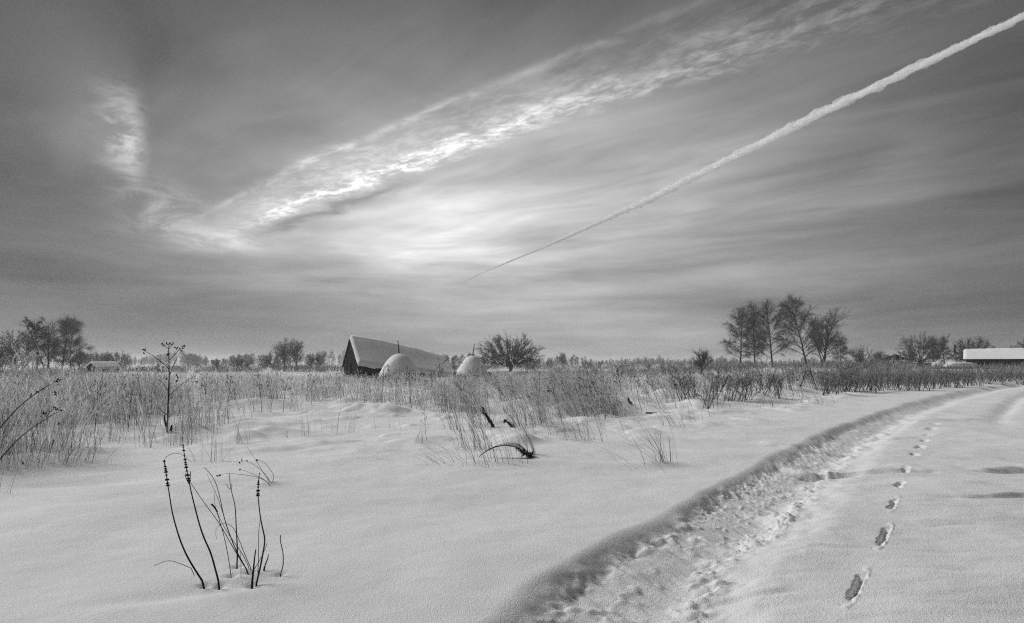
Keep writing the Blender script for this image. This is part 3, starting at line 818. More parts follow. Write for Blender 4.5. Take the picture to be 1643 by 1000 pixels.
def hedge_mass():
    """low brush in the far meadow, seen edge-on as dark strips between bands of snow"""
    rng = np.random.default_rng(15); mb = MB()
    pts = []
    for (pa, pb, Y, h, cnt) in ((190, 560, 150, 1.5, 210), (180, 420, 95, 1.2, 160), (700, 1180, 140, 2.0, 330), (1060, 1420, 84, 1.6, 260),
                                (880, 1200, 80, 1.4, 200), (1400, 1460, 88, 1.8, 60), (-60, 130, 62, 1.2, 150), (440, 560, 100, 1.8, 90), (1340, 1500, 62, 1.1, 120), (1040, 1420, 60, .8, 130), (780, 1060, 66, .8, 150)):
        for _ in range(cnt):
            y = Y * rng.uniform(.85, 1.2); px = rng.uniform(pa, pb)
            pts.append(((px - CX) / F * y, y, h * rng.uniform(.5, 1.25)))
    pts = np.array(pts); zz = height(pts[:, 0], pts[:, 1])
    n = 17
    C = np.repeat(np.column_stack([pts[:, :2], zz]), n, 0); H = np.repeat(pts[:, 2], n)
    K = len(C)
    p0 = C + np.column_stack([rng.normal(0, .35, K) * H, rng.normal(0, .35, K) * H, np.zeros(K) - 0.05])
    p0[:, 2] += rng.uniform(0, .45, K) * H
    d = np.column_stack([rng.normal(0, .45, K), rng.normal(0, .45, K), np.ones(K)])
    p1 = p0 + unit(d) * (H * rng.uniform(.3, .6, K))[:, None]
    w = 0.012 + 0.00010 * p0[:, 1]
    mb.tubes(np.stack([p0, p1], 1), np.stack([w, w * .4], 1), 3)
    return tag(mb.build('far_brush', 'frosttwig'), 'low dark brush scattered over the far meadow', 'brush', None, 'stuff')


hedge_mass()


# ------------------------------------------------------------------ the barn
def barn():
    th = R(28); d = np.array([math.cos(th), math.sin(th), 0]); n = np.array([math.sin(th), -math.cos(th), 0])
    O = np.array([-17.0, 60.0, 0.0]); L = 10.6; w = 3.6
    e = empty('barn', tuple(O))
    rng = random.Random(4)
    ridge = lambda t: 4.15 - 2.15 * max(0, t) ** 1.25
    eave = lambda t: 1.30 - 1.35 * max(0, t) ** 1.1

    def roofpt(t, s, up=0.0):                     # s = -1 back eave .. 0 ridge .. 1 front eave
        a = abs(s)
        z = ridge(t) * (1 - a) + eave(t) * a - 0.10 * math.sin(a * math.pi) + up
        return d * (t * L) + n * (s * w) + np.array([0, 0, z])
    # roof deck
    mb = MB(); nt_, ns = 14, 12
    V = [roofpt(i / nt_ * 1.008 - .008, -1.06 + 2.12 * j / ns) + (0, 0, dz) for dz in (0.0, 0.07) for i in range(nt_ + 1) for j in range(ns + 1)]
    m = ns + 1; K = (nt_ + 1) * m; Q = []
    for i in range(nt_):
        for j in range(ns):
            a = i * m + j; Q += [(a, a + m, a + m + 1, a + 1), (K + a, K + a + 1, K + a + m + 1, K + a + m)]
    for i in range(nt_): Q += [(i * m, K + i * m, K + i * m + m, i * m + m), (i * m + ns, i * m + m + ns, K + i * m + m + ns, K + i * m + ns)]
    for j in range(ns): Q += [(j, j + 1, K + j + 1, K + j), (nt_ * m + j, K + nt_ * m + j, K + nt_ * m + j + 1, nt_ * m + j + 1)]
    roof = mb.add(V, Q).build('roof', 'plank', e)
    # snow lying on it, thick and rounded at its edges
    mb = MB(); nt_, ns = 60, 40; V = []
    for i in range(nt_ + 1):
        t = -0.012 + 1.03 * i / nt_
        for j in range(ns + 1):
            s = -1.08 + 2.16 * j / ns
            k = min(1, (1.08 - abs(s)) / 0.09, (t + .012) / 0.018, (1.018 - t) / 0.02)
            th_ = 0.10 + 0.34 * math.sqrt(max(0, 1 - (1 - max(0, k)) ** 2))
            if k <= 0: th_ = 0.075
            sag = 0.10 * math.exp(-((abs(s)) / .16) ** 2)
            wv = 0.05 * float(fbm(np.array([t * 6.0]), np.array([s * 2.5]), 2, 81)[0])
            rag = 0.06 * float(fbm(np.array([t * 30.0]), np.array([3.0]), 2, 82)[0]) if abs(s) > 1 else 0
            p = roofpt(t, s * (1 + rag)); V.append(p + (0, 0, th_ - sag + wv * (k > .5)))
    m = ns + 1
    Q = [(i * m + j, i * m + m + j, i * m + m + j + 1, i * m + j + 1) for i in range(nt_) for j in range(ns)]
    mb.add(V, Q).build('snow_cover', 'capsnow', roof, True)
    # gable boards, each one separate, ragged at the foot
    for k in range(40):
        s0 = -0.985 + 1.97 * k / 40; s1 = s0 + 1.97 / 40 * 0.93
        off = -0.005 - 0.02 * rng.random() - (0.02 if k % 2 else 0)
        z0 = rng.uniform(-0.2, 0.1) if 6 < k < 35 else -0.2
        V8 = []
        for zz in (0, 1):
            for dd in (0.0, 0.03):
                for s in ((s0, s1) if dd == 0 else (s1, s0)):
                    top = ridge(0) * (1 - abs(s)) + eave(0) * abs(s) - 0.06
                    V8.append(d * (off - dd) + n * (s * w * 0.97) + np.array([0, 0, z0 if zz == 0 else top]))
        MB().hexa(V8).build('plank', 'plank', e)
    # log walls along both sides, sinking to the right
    for sd in (1, -1):
        for k in range(7):
            P = []
            for t in np.linspace(0, 0.9, 6):
                z = (eave(t) - 0.05) * (k + .5) / 7 - 0.2 * t
                P.append(d * (t * L + 0.06) + n * (sd * (w * 0.90)) + np.array([0, 0, z]))
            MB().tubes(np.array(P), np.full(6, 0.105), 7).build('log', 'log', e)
    mb = MB(); A = [d * t * L + n * s * w * 0.94 + np.array([0, 0, z]) for t in (0.9,) for s in (-.9, .9) for z in (-0.3, 0.5)]
    mb.add([A[0], A[2], A[3], A[1], d * .9 * L + np.array([0, 0, ridge(.9) - .1])], [(0, 1, 2, 3)], [(3, 2, 4)]).build('end_wall', 'log', e)
    # verge boards and door opening with its plank door
    for sd in (1, -1):
        a, b = roofpt(-0.012, 0.02 * sd, -0.10), roofpt(-0.012, 1.04 * sd, -0.08)
        MB().tubes(np.array([a, b]), np.array([0.07, 0.07]), 4).build('verge_board', 'plank', e)
    c = d * -0.13
    V8 = [c + n * s * w + np.array([0, 0, z]) + d * dd for z in (0.0, 1.75) for dd, s in ((0, -.12), (0, .15), (.04, .15), (.04, -.12))]
    dr = MB().hexa(V8).build('door', 'dark', e)
    V8 = [c - d * .03 + n * s * w + np.array([0, 0, z]) + d * dd for z in (1.2, 1.3) for dd, s in ((0, -.11), (0, .14), (.03, .14), (.03, -.11))]
    MB().hexa(V8).build('batten', 'plank', dr)
    tag(e, 'old dark plank barn with a steep sagging snow covered roof', 'barn')


barn()


# ------------------------------------------------------------------ haystacks
def haystack(px, Y, W, top, label, lean, seed):
    X = (px - CX) / F * Y; z0 = hz(X, Y); H = CAM_H + (HY - top) / F * Y - z0
    e = empty('haystack', (X, Y, z0))
    rng = np.random.default_rng(seed)

    def bell(scale, zmin, lump, cut):
        nr, na = 40, 56; V = []
        for i in range(nr + 1):
            t = i / nr
            z = zmin + (H * scale - zmin) * (1 - (1 - t) ** 2.4)
            u = max(0, min(1, z / (H * scale))); r = W * scale * 0.5 * (1 - u) ** 0.47
            if cut and i < 4: r *= 0.93 + 0.02 * i
            for j in range(na):
                a = 2 * math.pi * j / na
                q = 1 + lump * float(fbm(np.array([math.cos(a) * 1.6 + seed]), np.array([math.sin(a) * 1.6 + z * 1.3]), 4, seed)[0])
                V.append((math.cos(a) * r * q, math.sin(a) * r * q, z + (cut and i < 3) * 0.16 * math.sin(a * 5 + seed) * math.cos(a * 3)))
        Q = [(i * na + j, i * na + (j + 1) % na, i * na + na + (j + 1) % na, i * na + na + j) for i in range(nr) for j in range(na)]
        return MB().add(V, Q)
    hay = bell(0.955, -0.1, 0.06, False)
    n = 900
    a = rng.uniform(0, 6.283, n); z = rng.uniform(0.0, 0.75, n); r = W * .5 * .95
    P0 = np.column_stack([np.cos(a) * r, np.sin(a) * r, z]); P1 = P0 + np.column_stack([np.cos(a) * .12, np.sin(a) * .12, rng.uniform(-.22, .02, n)])
    hay.tubes(np.stack([P0, P1], 1), np.full((n, 2), 0.008), 3)
    b = hay.build('hay', 'hay', e, True)
    bell(1.0, 0.30, 0.045, True).build('snow_cover', 'capsnow', b, True)
    # darker tufts of hay poking through the snow
    t = MB()
    for _ in range(3):
        a = rng.uniform(3.6, 5.8); u = rng.uniform(.3, .75); zz = H * u; rr = W * .5 * (1 - u) ** .47
        c = np.array([math.cos(a) * rr, math.sin(a) * rr, zz])
        D = rng.normal(0, .035, (16, 3)) + np.array([math.cos(a) * .05, math.sin(a) * .05, -.05])
        t.tubes(np.stack([np.repeat(c[None], 16, 0) - D * .5, c + D], 1), np.full((16, 2), .008), 3)
    t.build('straw_tuft', 'hay', b)['kind'] = 'stuff'
    MB().tubes(np.array([(0, 0, H - .5), (lean * .5, 0, H + .5), (lean, 0.05, H + 1.08)]), np.array([.055, .05, .035]), 6).build('pole', 'pole', e)
    tag(e, label, 'haystack', 'haystacks by the barn')


haystack(641, 47, 3.85, 567.5, 'larger snow capped haystack in front of the barn roof', -0.15, 3)
haystack(758, 52, 3.4, 571.0, 'smaller snow capped haystack standing right of the barn', 0.18, 6)


# ------------------------------------------------------------------ village houses
def gable_house(name, loc, rz, L, W, hw, hr, label, thick=0.3, over=0.35, boards=8, chimney=None, windows=(), ridge_steps=()):
    """ridge along local x; front wall at local y = -W/2"""
    e = empty(name, loc, rz)
    # walls of stacked logs
    for sd in (-1, 1):
        for k in range(boards):
            z = hw * (k + .5) / boards
            MB().tubes(np.array([(-L / 2, sd * W / 2, z), (L / 2, sd * W / 2, z)]), np.full(2, hw / boards * .56), 7).build('log', 'log', e)
        x = sd * (L / 2 - .02)
        wl = MB().add([(x, -W / 2, -.3), (x, W / 2, -.3), (x, W / 2, hw), (x, 0, hr), (x, -W / 2, hw)], [(0, 1, 2, 4)], [(4, 2, 3)]).build('end_wall', 'plank', e)
    MB().box((-L / 2 + .05, -W / 2 + .04, -.3), (L / 2 - .05, W / 2 - .04, hw - .05)).build('wall_core', 'dark', e)
    sl = (hr - hw) / (W / 2)
    mb = MB()
    for sd in (-1, 1):
        y1 = sd * (W / 2 + over); z1 = hw - over * sl
        V = [(x, y, z + dz) for dz in (0, .06) for x, y, z in ((-L / 2 - over, 0, hr), (L / 2 + over, 0, hr), (L / 2 + over, y1, z1), (-L / 2 - over, y1, z1))]
        mb.hexa(V)
    roof = mb.build('roof', 'plank', e)
    mb = MB(); nu, nv = 70, 28; V = []
    for i in range(nu + 1):
        x = (-L / 2 - over - .05) + (L + 2 * over + .1) * i / nu
        for j in range(nv + 1):
            s = -1 + 2 * j / nv; y = s * (W / 2 + over + .06); z = hr - abs(y) * sl
            k = max(0, min(1, (1 - abs(s)) / .12, (i / nu) / .012, (1 - i / nu) / .012))
            t = 0.07 + thick * math.sqrt(1 - (1 - k) ** 2) - 0.06 * math.exp(-(s / .12) ** 2)
            t += 0.04 * float(fbm(np.array([x * .5]), np.array([y * .8]), 2, 91)[0]) * k
            for (xa, dz) in ridge_steps: t += dz * sst(xa, xa + .25, x) * k * math.exp(-(s / .3) ** 2)
            V.append((x, y, z + t))
    m = nv + 1
    mb.add(V, [(i * m + j, i * m + m + j, i * m + m + j + 1, i * m + j + 1) for i in range(nu) for j in range(nv)]).build('snow_cover', 'capsnow', roof, True)
    if chimney:
        x, y, zt, w, kind = chimney
        if kind == 'pipe': c = MB().tubes(np.array([(x, y, hr - 1), (x, y, zt)]), np.full(2, w), 8).build('stovepipe', 'pole', roof)
        else:
            c = MB().box((x - w, y - w, hr - 1), (x + w, y + w, zt)).build('chimney', 'brick', roof)
            MB().box((x - w - .06, y - w - .06, zt), (x + w + .06, y + w + .06, zt + .12)).build('chimney_cap', 'brick', roof)
    for (x, z, ww, wh) in windows:
        f = MB()
        for a, b in (((x - ww, z - wh), (x + ww, z - wh + .06)), ((x - ww, z + wh - .06), (x + ww, z + wh)), ((x - ww, z - wh), (x - ww + .06, z + wh)), ((x + ww - .06, z - wh), (x + ww, z + wh)), ((x - .02, z - wh), (x + .02, z + wh))):
            f.box((a[0], -W / 2 - .17, a[1]), (b[0], -W / 2 - .11, b[1]))
        fo = f.build('window', 'pole', e)
        MB().box((x - ww + .02, -W / 2 - .135, z - wh + .02), (x + ww - .02, -W / 2 - .125, z + wh - .02)).build('pane', 'glass', fo)
    return tag(e, label, 'house', 'village houses')


def gz(px, Y): return (px - CX) / F * Y, Y, hz((px - CX) / F * Y, Y)


gable_house('long_house', (69.8, 75.5, hz(69.8, 75.5)), R(-39), 14.6, 5.0, 1.45, 2.62, 'long low dark house under a thick snowy roof at the right edge', 0.17,
            chimney=(-1.2, 0.9, 4.2, .13, 'pipe'), windows=((-2.2, .7, .4, .3),), ridge_steps=((-5.2, .06), (-1.6, -.06)))
x, y, z = gz(1488, 118)
gable_house('far_house', (x, y, z), R(-30), 8.5, 5.5, 1.1, 3.4, 'far house with a pale snowy roof behind the round-crowned village tree', 0.25, windows=((-2, .6, .4, .3), (1.5, .6, .4, .3)))
x, y, z = gz(1538, 112)
gable_house('far_house', (x, y, z), R(-33), 4.0, 5, 0.8, 2.9, 'narrow far house with a chimney left of the long snowy roof', 0.22, chimney=(-.6, -.6, 4.3, .16, 'brick'))
x, y, z = gz(166, 92)
gable_house('small_hut', (x, y, z), R(62), 3.0, 3.1, .75, 1.6, 'small low hut with a snowy roof beside the left trees', 0.20, boards=5, over=.3)
x, y, z = gz(146, 93)
gable_house('lean_to_shed', (x, y, z), R(20), 2.2, 1.8, .6, .95, 'flat snow topped shed against the left side of the hut', 0.16, boards=4, over=.2)


def gazebo(px, Y):
    x, y, z = gz(px, Y); e = empty('roofed_well', (x, y, z))
    for a, b in ((-1, -1), (1, -1), (1, 1), (-1, 1)):
        MB().tubes(np.array([(a * .9, b * .9, -.2), (a * .9, b * .9, 1.35)]), np.full(2, .07), 5).build('post', 'pole', e)
    mb = MB(); V = [(-1.4, -1.4, 1.3), (1.4, -1.4, 1.3), (1.4, 1.4, 1.3), (-1.4, 1.4, 1.3), (0, 0, 2.15)]
    r = mb.add(V, [(0, 3, 2, 1)], [(0, 1, 4), (1, 2, 4), (2, 3, 4), (3, 0, 4)]).build('roof', 'dark', e)
    MB().tubes(np.array([(-.9, 0, .4), (.9, 0, .4)]), np.full(2, .12), 6).build('crossbeam', 'pole', e)
    tag(e, 'small dark pyramid-roofed well shelter left of the village', 'shelter')


gazebo(1437, 86)


def snow_heap(name, px, Y, rx, ry, h, label, cat, logs=0):
    x, y, z = gz(px, Y); e = empty(name, (x, y, z))
    nr, na = 10, 28; V = []
    for i in range(nr + 1):
        t = i / nr
        for j in range(na):
            a = 2 * math.pi * j / na; q = 1 + .08 * math.sin(a * 3 + rx) + .05 * math.sin(a * 7)
            zz = h * (.35 + .65 * math.sin(t * math.pi / 2)) if logs else h * math.sin(t * math.pi / 2)
            k = math.cos(t * math.pi / 2) ** .6
            V.append((math.cos(a) * rx * k * q, math.sin(a) * ry * k * q, zz))
    Q = [(i * na + j, i * na + (j + 1) % na, i * na + na + (j + 1) % na, i * na + na + j) for i in range(nr) for j in range(na)]
    MB().add(V, Q).build('snow_cover', 'capsnow', e, True)
    for k in range(logs):
        yy = -ry * .9 + 1.8 * ry * k / max(1, logs - 1)
        MB().tubes(np.array([(-rx * 1.08, yy, h * .2), (rx * 1.05, yy, h * .2)]), np.full(2, .13), 7).build('log', 'log', e)
        MB().tubes(np.array([(-rx * 1.02, yy + .1, h * .02), (rx * 1.1, yy + .1, h * .02)]), np.full(2, .13), 7).build('log', 'log', e)
    tag(e, label, cat)


snow_heap('wood_pile', 1541, 76, 2.3, .8, .95, 'low snow covered timber pile in front of the long house', 'wood pile', 4)
snow_heap('snow_topped_heap', 1505, 77, .85, .55, .95, 'rounded snow topped heap left of the timber pile', 'heap', 2)  # a rounded heap with logs under snow
snow_heap('snow_heap', 1459, 80, 1.5, .8, .6, 'low snow heap under the round-crowned village tree', 'heap')


def fence(pts, h, label):
    e = empty('rail_fence', tuple(pts[0]))
    o = np.array(pts[0])
    for i in range(len(pts) - 1):
        a, b = np.array(pts[i]) - o, np.array(pts[i + 1]) - o
        for zz in (.45, .85): MB().tubes(np.array([a + (0, 0, h * zz), b + (0, 0, h * zz)]), np.full(2, .04), 5).build('rail', 'pole', e)
    for p in pts:
        p = np.array(p) - o
        MB().tubes(np.array([p + (0, 0, -.2), p + (0, 0, h)]), np.array([.06, .05]), 6).build('post', 'pole', e)
    tag(e, label, 'fence')


fence([gz(1448 + 8.5 * k, 92 + .3 * k) for k in range(7)], 1.15, 'dark rail fence in front of the far village house')
fence([gz(112 + 7 * k, 70 - 1.2 * k) for k in range(4)], 0.9, 'short frosted rail fence below the snowy hut')


# ------------------------------------------------------------------ dry grass
BOUND = np.array([(-260, 790), (0, 748), (60, 745), (140, 728), (200, 708), (300, 703), (340, 692), (400, 674), (470, 668), (560, 662), (620, 657), (700, 668),
                  (760, 692), (850, 694), (920, 688), (1000, 674), (1050, 668), (1100, 658), (1180, 652), (1250, 646), (1300, 641), (1325, 634), (1345, 633), (1480, 628), (1643, 616), (1900, 606)], float)


def blades(mb, pl, base, h, lean, width, rng, curl=0.25, plume=0.6, npt=4, leaves=False):
    """stems from base points; the plumes go to a second mesh builder"""
    K = len(base)
    t = np.linspace(0, 1, npt)[None, :, None]
    az = rng.uniform(0, 6.283, K)
    off = lean + np.stack([np.cos(az), np.sin(az)], -1) * rng.normal(0, curl, (K, 1))
    P = np.zeros((K, npt, 3))
    P[..., :2] = base[:, None, :2] + off[:, None] * h[:, None, None] * t ** 1.5
    sh = 1.0 - 0.35 * np.minimum(1.0, (off ** 2).sum(1))
    P[..., 2] = base[:, None, 2] - 0.03 + (h * sh)[:, None] * t[..., 0]
    W = width[:, None] * np.linspace(1, .45, npt)[None]
    mb.ribbons(P, W, rng.uniform(0, 6.283, K))
    if leaves:                                     # dry leaves hanging off the stems
        for j in range(2):
            sl = np.nonzero(rng.random(K) < .55)[0]; k0 = rng.integers(0, npt - 1, len(sl)); f = rng.random((len(sl), 1))
            p0 = P[sl, k0] * (1 - f) + P[sl, k0 + 1] * f
            d = unit(rng.normal(0, 1, (len(sl), 3)) * (1, 1, .3) + np.array([-.3, 0, .55])); Ll = h[sl, None] * rng.uniform(.10, .26, (len(sl), 1))
            p1 = p0 + d * Ll * .6; p2 = p1 + unit(d * (1, 1, .2) + np.array([0, 0, -.55])) * Ll * .6
            w = width[sl] * rng.uniform(.8, 1.3, len(sl))
            mb.ribbons(np.stack([p0, p1, p2], 1), np.stack([w, w, w * .4], 1), rng.uniform(0, 6.283, len(sl)))
    sel = np.nonzero(rng.random(K) < plume)[0]
    if pl is None or not len(sel): return
    for j in range(7):
        f = (.50 + .5 * rng.random(len(sel)) ** .7)[:, None]
        a, b = P[sel, -2], P[sel, -1]
        p0 = a + (b - a) * ((f - .66) / .34)
        d = unit(unit(b - a) + rng.normal(0, .38, (len(sel), 3)) + np.array([-.12, 0, -.1]))
        Lp = h[sel, None] * rng.uniform(.05, .13, (len(sel), 1))
        w = width[sel] * rng.uniform(.8, 1.7, len(sel))
        pl.ribbons(np.stack([p0, p0 + d * Lp], 1), np.stack([w, w * .4], 1), rng.uniform(0, 6.283, len(sel)))


def meadow():
    rng = np.random.default_rng(9)
    zones = [  # name, px range, stems, lean x, height range, plume share, material, label
        ('frosted_grass', -220, 460, 17000, 0.02, (0.75, 1.22), .55, 'stem', 'dense frosted dry grass over the left meadow'),
        ('frosted_grass', 460, 760, 9500, -0.10, (0.62, 1.0), .8, 'stem', 'dense frosted plumed grass in front of the barn and haystacks'),
        ('frosted_grass', 760, 1010, 6600, -0.42, (0.85, 1.22), .8, 'stem', 'wind-bent frosted grass in front of the willow'),
        ('frosted_grass', 1010, 1345, 5600, -0.40, (0.75, 1.12), .45, 'stem', 'sparser leaning dry grass left of the thicket')]
    for nm, a, b, cnt, ln, (h0, h1), plm, m, lb in zones:
        px = rng.uniform(a, b, cnt * 2)
        yb = np.interp(px, BOUND[:, 0], BOUND[:, 1]) + 9 * fbm(px * .03, px * 0, 3, 101) - 4
        t = rng.random(cnt * 2)
        py = 591.5 + (yb - 591.5) * t
        Y = CAM_H * F / (py - HY); X = (px - CX) / F * Y
        dens = 1.1 * fbm(X * .45, Y * .25, 3, 103) + .6 * fbm(X * 1.6, Y * .9, 2, 104)
        rel = (yb - py) / (yb - 591.5)
        bare = np.ones(cnt * 2)
        for a_, b_, rx, ry, hh in DRIFTS:
            mx, my = gxy(a_, b_); bare *= 1 - .85 * np.exp(-((X - mx) / rx / 1.1) ** 2 - ((Y - my) / ry / 1.1) ** 2)
        keep = rng.random(cnt * 2) < np.clip(.44 + dens * 2.4, .02, 1) * (0.22 + .78 * sst(.0, .28, rel)) * bare
        X, Y = X[keep][:cnt], Y[keep][:cnt]; K = len(X)
        base = np.column_stack([X, Y, height(X, Y)])
        tall = 0.62 + 0.62 * np.clip(.5 + 1.3 * fbm(X * .5 + 7, Y * .4, 3, 105), 0, 1)
        h = rng.uniform(h0, h1, K) * tall * np.clip(1.10 - .0105 * Y, .28, 1) * (1 - .30 * rng.random(K) ** 2) * (1 + .45 * rng.random(K) ** 7)
        cl_ = .22 * fbm(X * .9, Y * .7, 2, 107)
        lean = np.column_stack([ln + cl_ + rng.normal(0, .16, K), rng.normal(0, .16, K)])
        mb, pl = MB(), MB()
        blades(mb, pl, base, h, lean, .0022 + .00020 * Y, rng, .20, plm, 4, True)
        e = mb.build(nm, m)
        tag(e, lb, 'grass', None, 'stuff')
        pl.build('plumes', 'plume', e)['kind'] = 'stuff'


meadow()


# rough wild stems woven through the meadow: dark, forked, with seed heads -- countable ones stand free, see below
def weed_mesh(seed, h, nb, head=0.013, droop=0.0):
    rng = np.random.default_rng(seed); st, hd = MB(), MB()
    T, Tr = limb(rng, (0, 0, -.05), (rng.normal(0, .06), rng.normal(0, .06), 1), h, .0085, .004, 9, .05)
    st.tubes(T, Tr, 4)
    C = [T[-1]]
    for k in range(nb):
        t = rng.uniform(.45, .97); i = t * 8; a = int(i)
        p = T[a] + (T[a + 1] - T[a]) * (i - a) if a < 8 else T[-1]
        az = k * 2.4 + rng.normal(0, .4); el = rng.uniform(.5, 1.0)
        P, Q = limb(rng, p, (math.cos(az) * math.cos(el), math.sin(az) * math.cos(el), math.sin(el)), h * rng.uniform(.12, .30), .005, .003, 5, .10, .03 - droop)
        st.tubes(P, Q, 3); C.append(P[-1])
        for _ in range(3):
            q = P[-1] + rng.normal(0, .035, 3) + (0, 0, .02); st.tubes(np.array([P[-2], q]), np.array([.003, .0025]), 3); C.append(q)
    for _ in range(4):
        q = T[-1] + rng.normal(0, .03, 3) + (0, 0, .03); C.append(q)
    C = np.array(C); hd.balls(C, head * rng.uniform(.7, 1.3, len(C)))
    return st.mesh('stem', 'weed'), hd.mesh('seed_heads', 'burr')


WEEDS = [weed_mesh(200 + k, 1.25, n) for k, n in enumerate((5, 7, 4, 9, 6))]


def weed(px, py, top, label, var=0, rz=0.0, lean=0.0, group='dark seeded weeds in the meadow'):
    X, Y, Z = gp(px, py)
    h = CAM_H + (HY - top) / F * Y - Z
    e = empty('dry_weed', (X, Y, Z), rz, h / 1.30)
    if lean: e.rotation_mode = 'ZYX'; e.rotation_euler = (0, lean, rz)
    a, b = WEEDS[var]
    link(bpy.data.objects.new('stem', a), e); tag(link(bpy.data.objects.new('seed_heads', b), e), kind='stuff')
    return tag(e, label, 'weed', group)


weed(228, 668, 585, 'dark dry weed left of the tall branching umbel', 0)
weed(183, 672, 598, 'dry dark weed standing below the hut', 2, 1)
weed(152, 690, 606, 'thin dark weed over the left drift', 2, 2)
weed(330, 676, 596, 'dark dry weed right of the tall branching umbel', 1, 3)
weed(612, 652, 584, 'dry burr weed in front of the larger haystack, left side', 1, .5)
weed(660, 656, 586, 'dry burr weed in front of the larger haystack, right side', 3, 1.5)
weed(711, 642, 571, 'tall spreading dark weed between the two haystacks', 3, 2.2, .0)
weed(760, 648, 592, 'dark burr weed in front of the smaller haystack', 4, .6)
weed(782, 650, 594, 'dark burr weed at the right foot of the smaller haystack', 1, 2.6)
weed(1152, 662, 612, 'dark upright weed in front of the birch row, left one', 0, 1.6, -.1)
weed(1140, 664, 606, 'leaning dark weed left of the upright one before the birches', 2, 2.0, -.3)
weed(1000, 652, 582, 'tall feathery dark weed right of the willow', 3, 1.0, -.1)
weed(968, 660, 590, 'dark weed leaning left in the wind-bent grass', 2, 1.9, -.25)
weed(870, 690, 600, 'dark leaning weed below the willow trunk', 2, 0.9, -.3)
weed(685, 708, 655, 'short forked dark weed on open snow before the haystacks', 2, .3, -.3)
weed(1000, 690, 640, 'leaning dark weed behind the spread tuft', 0, .3, -.35)
MORE = [(40, 690, 596), (90, 668, 590), (118, 676, 602), (206, 690, 610), (250, 664, 590), (365, 672, 598), (420, 664, 598), (455, 662, 602), (500, 654, 596), (548, 652, 596),
        (585, 650, 592), (635, 648, 590), (690, 650, 590), (740, 660, 598), (810, 662, 598), (838, 668, 600), (902, 670, 598), (930, 668, 596), (955, 664, 594), (985, 664, 598),
        (1030, 660, 598), (1060, 656, 598), (1085, 654, 600), (1110, 650, 598), (1175, 648, 602), (1205, 646, 604), (1228, 644, 606), (1262, 641, 604), (1290, 638, 604)]
ORD = ['first', 'second', 'third', 'fourth', 'fifth', 'sixth', 'seventh', 'eighth', 'ninth', 'tenth', 'eleventh', 'twelfth', 'thirteenth', 'fourteenth']
ZONES = [(-500, 'from the left edge, in the meadow below the left trees'), (262, 'right of the tall umbel, in the meadow left of the barn'), (560, 'from the barn gable, in the grass before barn and haystacks'),
         (790, 'right of the smaller haystack, in the grass below the willow'), (1020, 'right of the tall feathery weed, before the small lone tree'), (1160, 'from the left, in the grass before the birches')]
seen = {}
for k, (px, py, tp) in enumerate(MORE):
    zn = [z for a, z in ZONES if px >= a][-1]; seen[zn] = seen.get(zn, 0) + 1
    weed(px, py, tp, '%s thin dry weed %s' % (ORD[seen[zn] - 1], zn), k % 5, k * 1.7, -.3 if px > 780 else 0, 'thin weeds lost in the meadow grass')


# tall branching umbel on the left, drawn branch by branch
def stalks_thing(name, label, cat, Y, lines, mat_stem, heads=(), head_r=.02, group=None, depth=0.0, seed=1, base=None):
    """lines: list of (pixel polyline, radius at foot, radius at tip); heads: pixel points. The plant stands at distance Y with its own depth."""
    rng = np.random.default_rng(seed)
    b = at(*lines[0][0][0], Y) if base is None else base
    e = empty(name, tuple(b))
    first = None
    for k, (L, r0, r1) in enumerate(lines):
        dy = depth * math.sin(k * 2.1 + 1) * np.linspace(0, 1, len(L)) ** 1.2 if k == 0 or depth < .1 else depth * .84 * np.ones(len(L)) + depth * math.sin(k * 2.1) * np.linspace(0, 1, len(L))
        P = np.array([at(x, y, Y + q) for (x, y), q in zip(L, dy)])
        s = np.concatenate([[0], np.cumsum(np.linalg.norm(np.diff(P, axis=0), axis=1))])
        n = max(8, len(P) * 3); u = np.linspace(0, s[-1], n)
        P = np.stack([np.interp(u, s, P[:, c]) for c in range(3)], -1)
        for _ in range(2): P[1:-1] = (P[:-2] + 2 * P[1:-1] + P[2:]) / 4
        if k == 0 or name != 'dry_weed': P[0, 2] -= 0.04 if k == 0 else 0
        MB().tubes(P - b, np.linspace(r0, r1, n), 6).build('stem' if k == 0 else 'branch', mat_stem, e, True)
    if len(heads):
        C = np.array([at(x, y, Y + q) for (x, y), q in zip(heads, depth * .84 + rng.normal(0, abs(depth) * .3 + .005, len(heads)))]) - b
        n = len(C) * 4
        C = np.repeat(C, 4, 0) + rng.normal(0, head_r * .55, (n, 3))
        tag(MB().balls(C, head_r * rng.uniform(.55, .9, n)).build('seed_heads', 'burr', e), kind='stuff')
    return tag(e, label, cat, group)


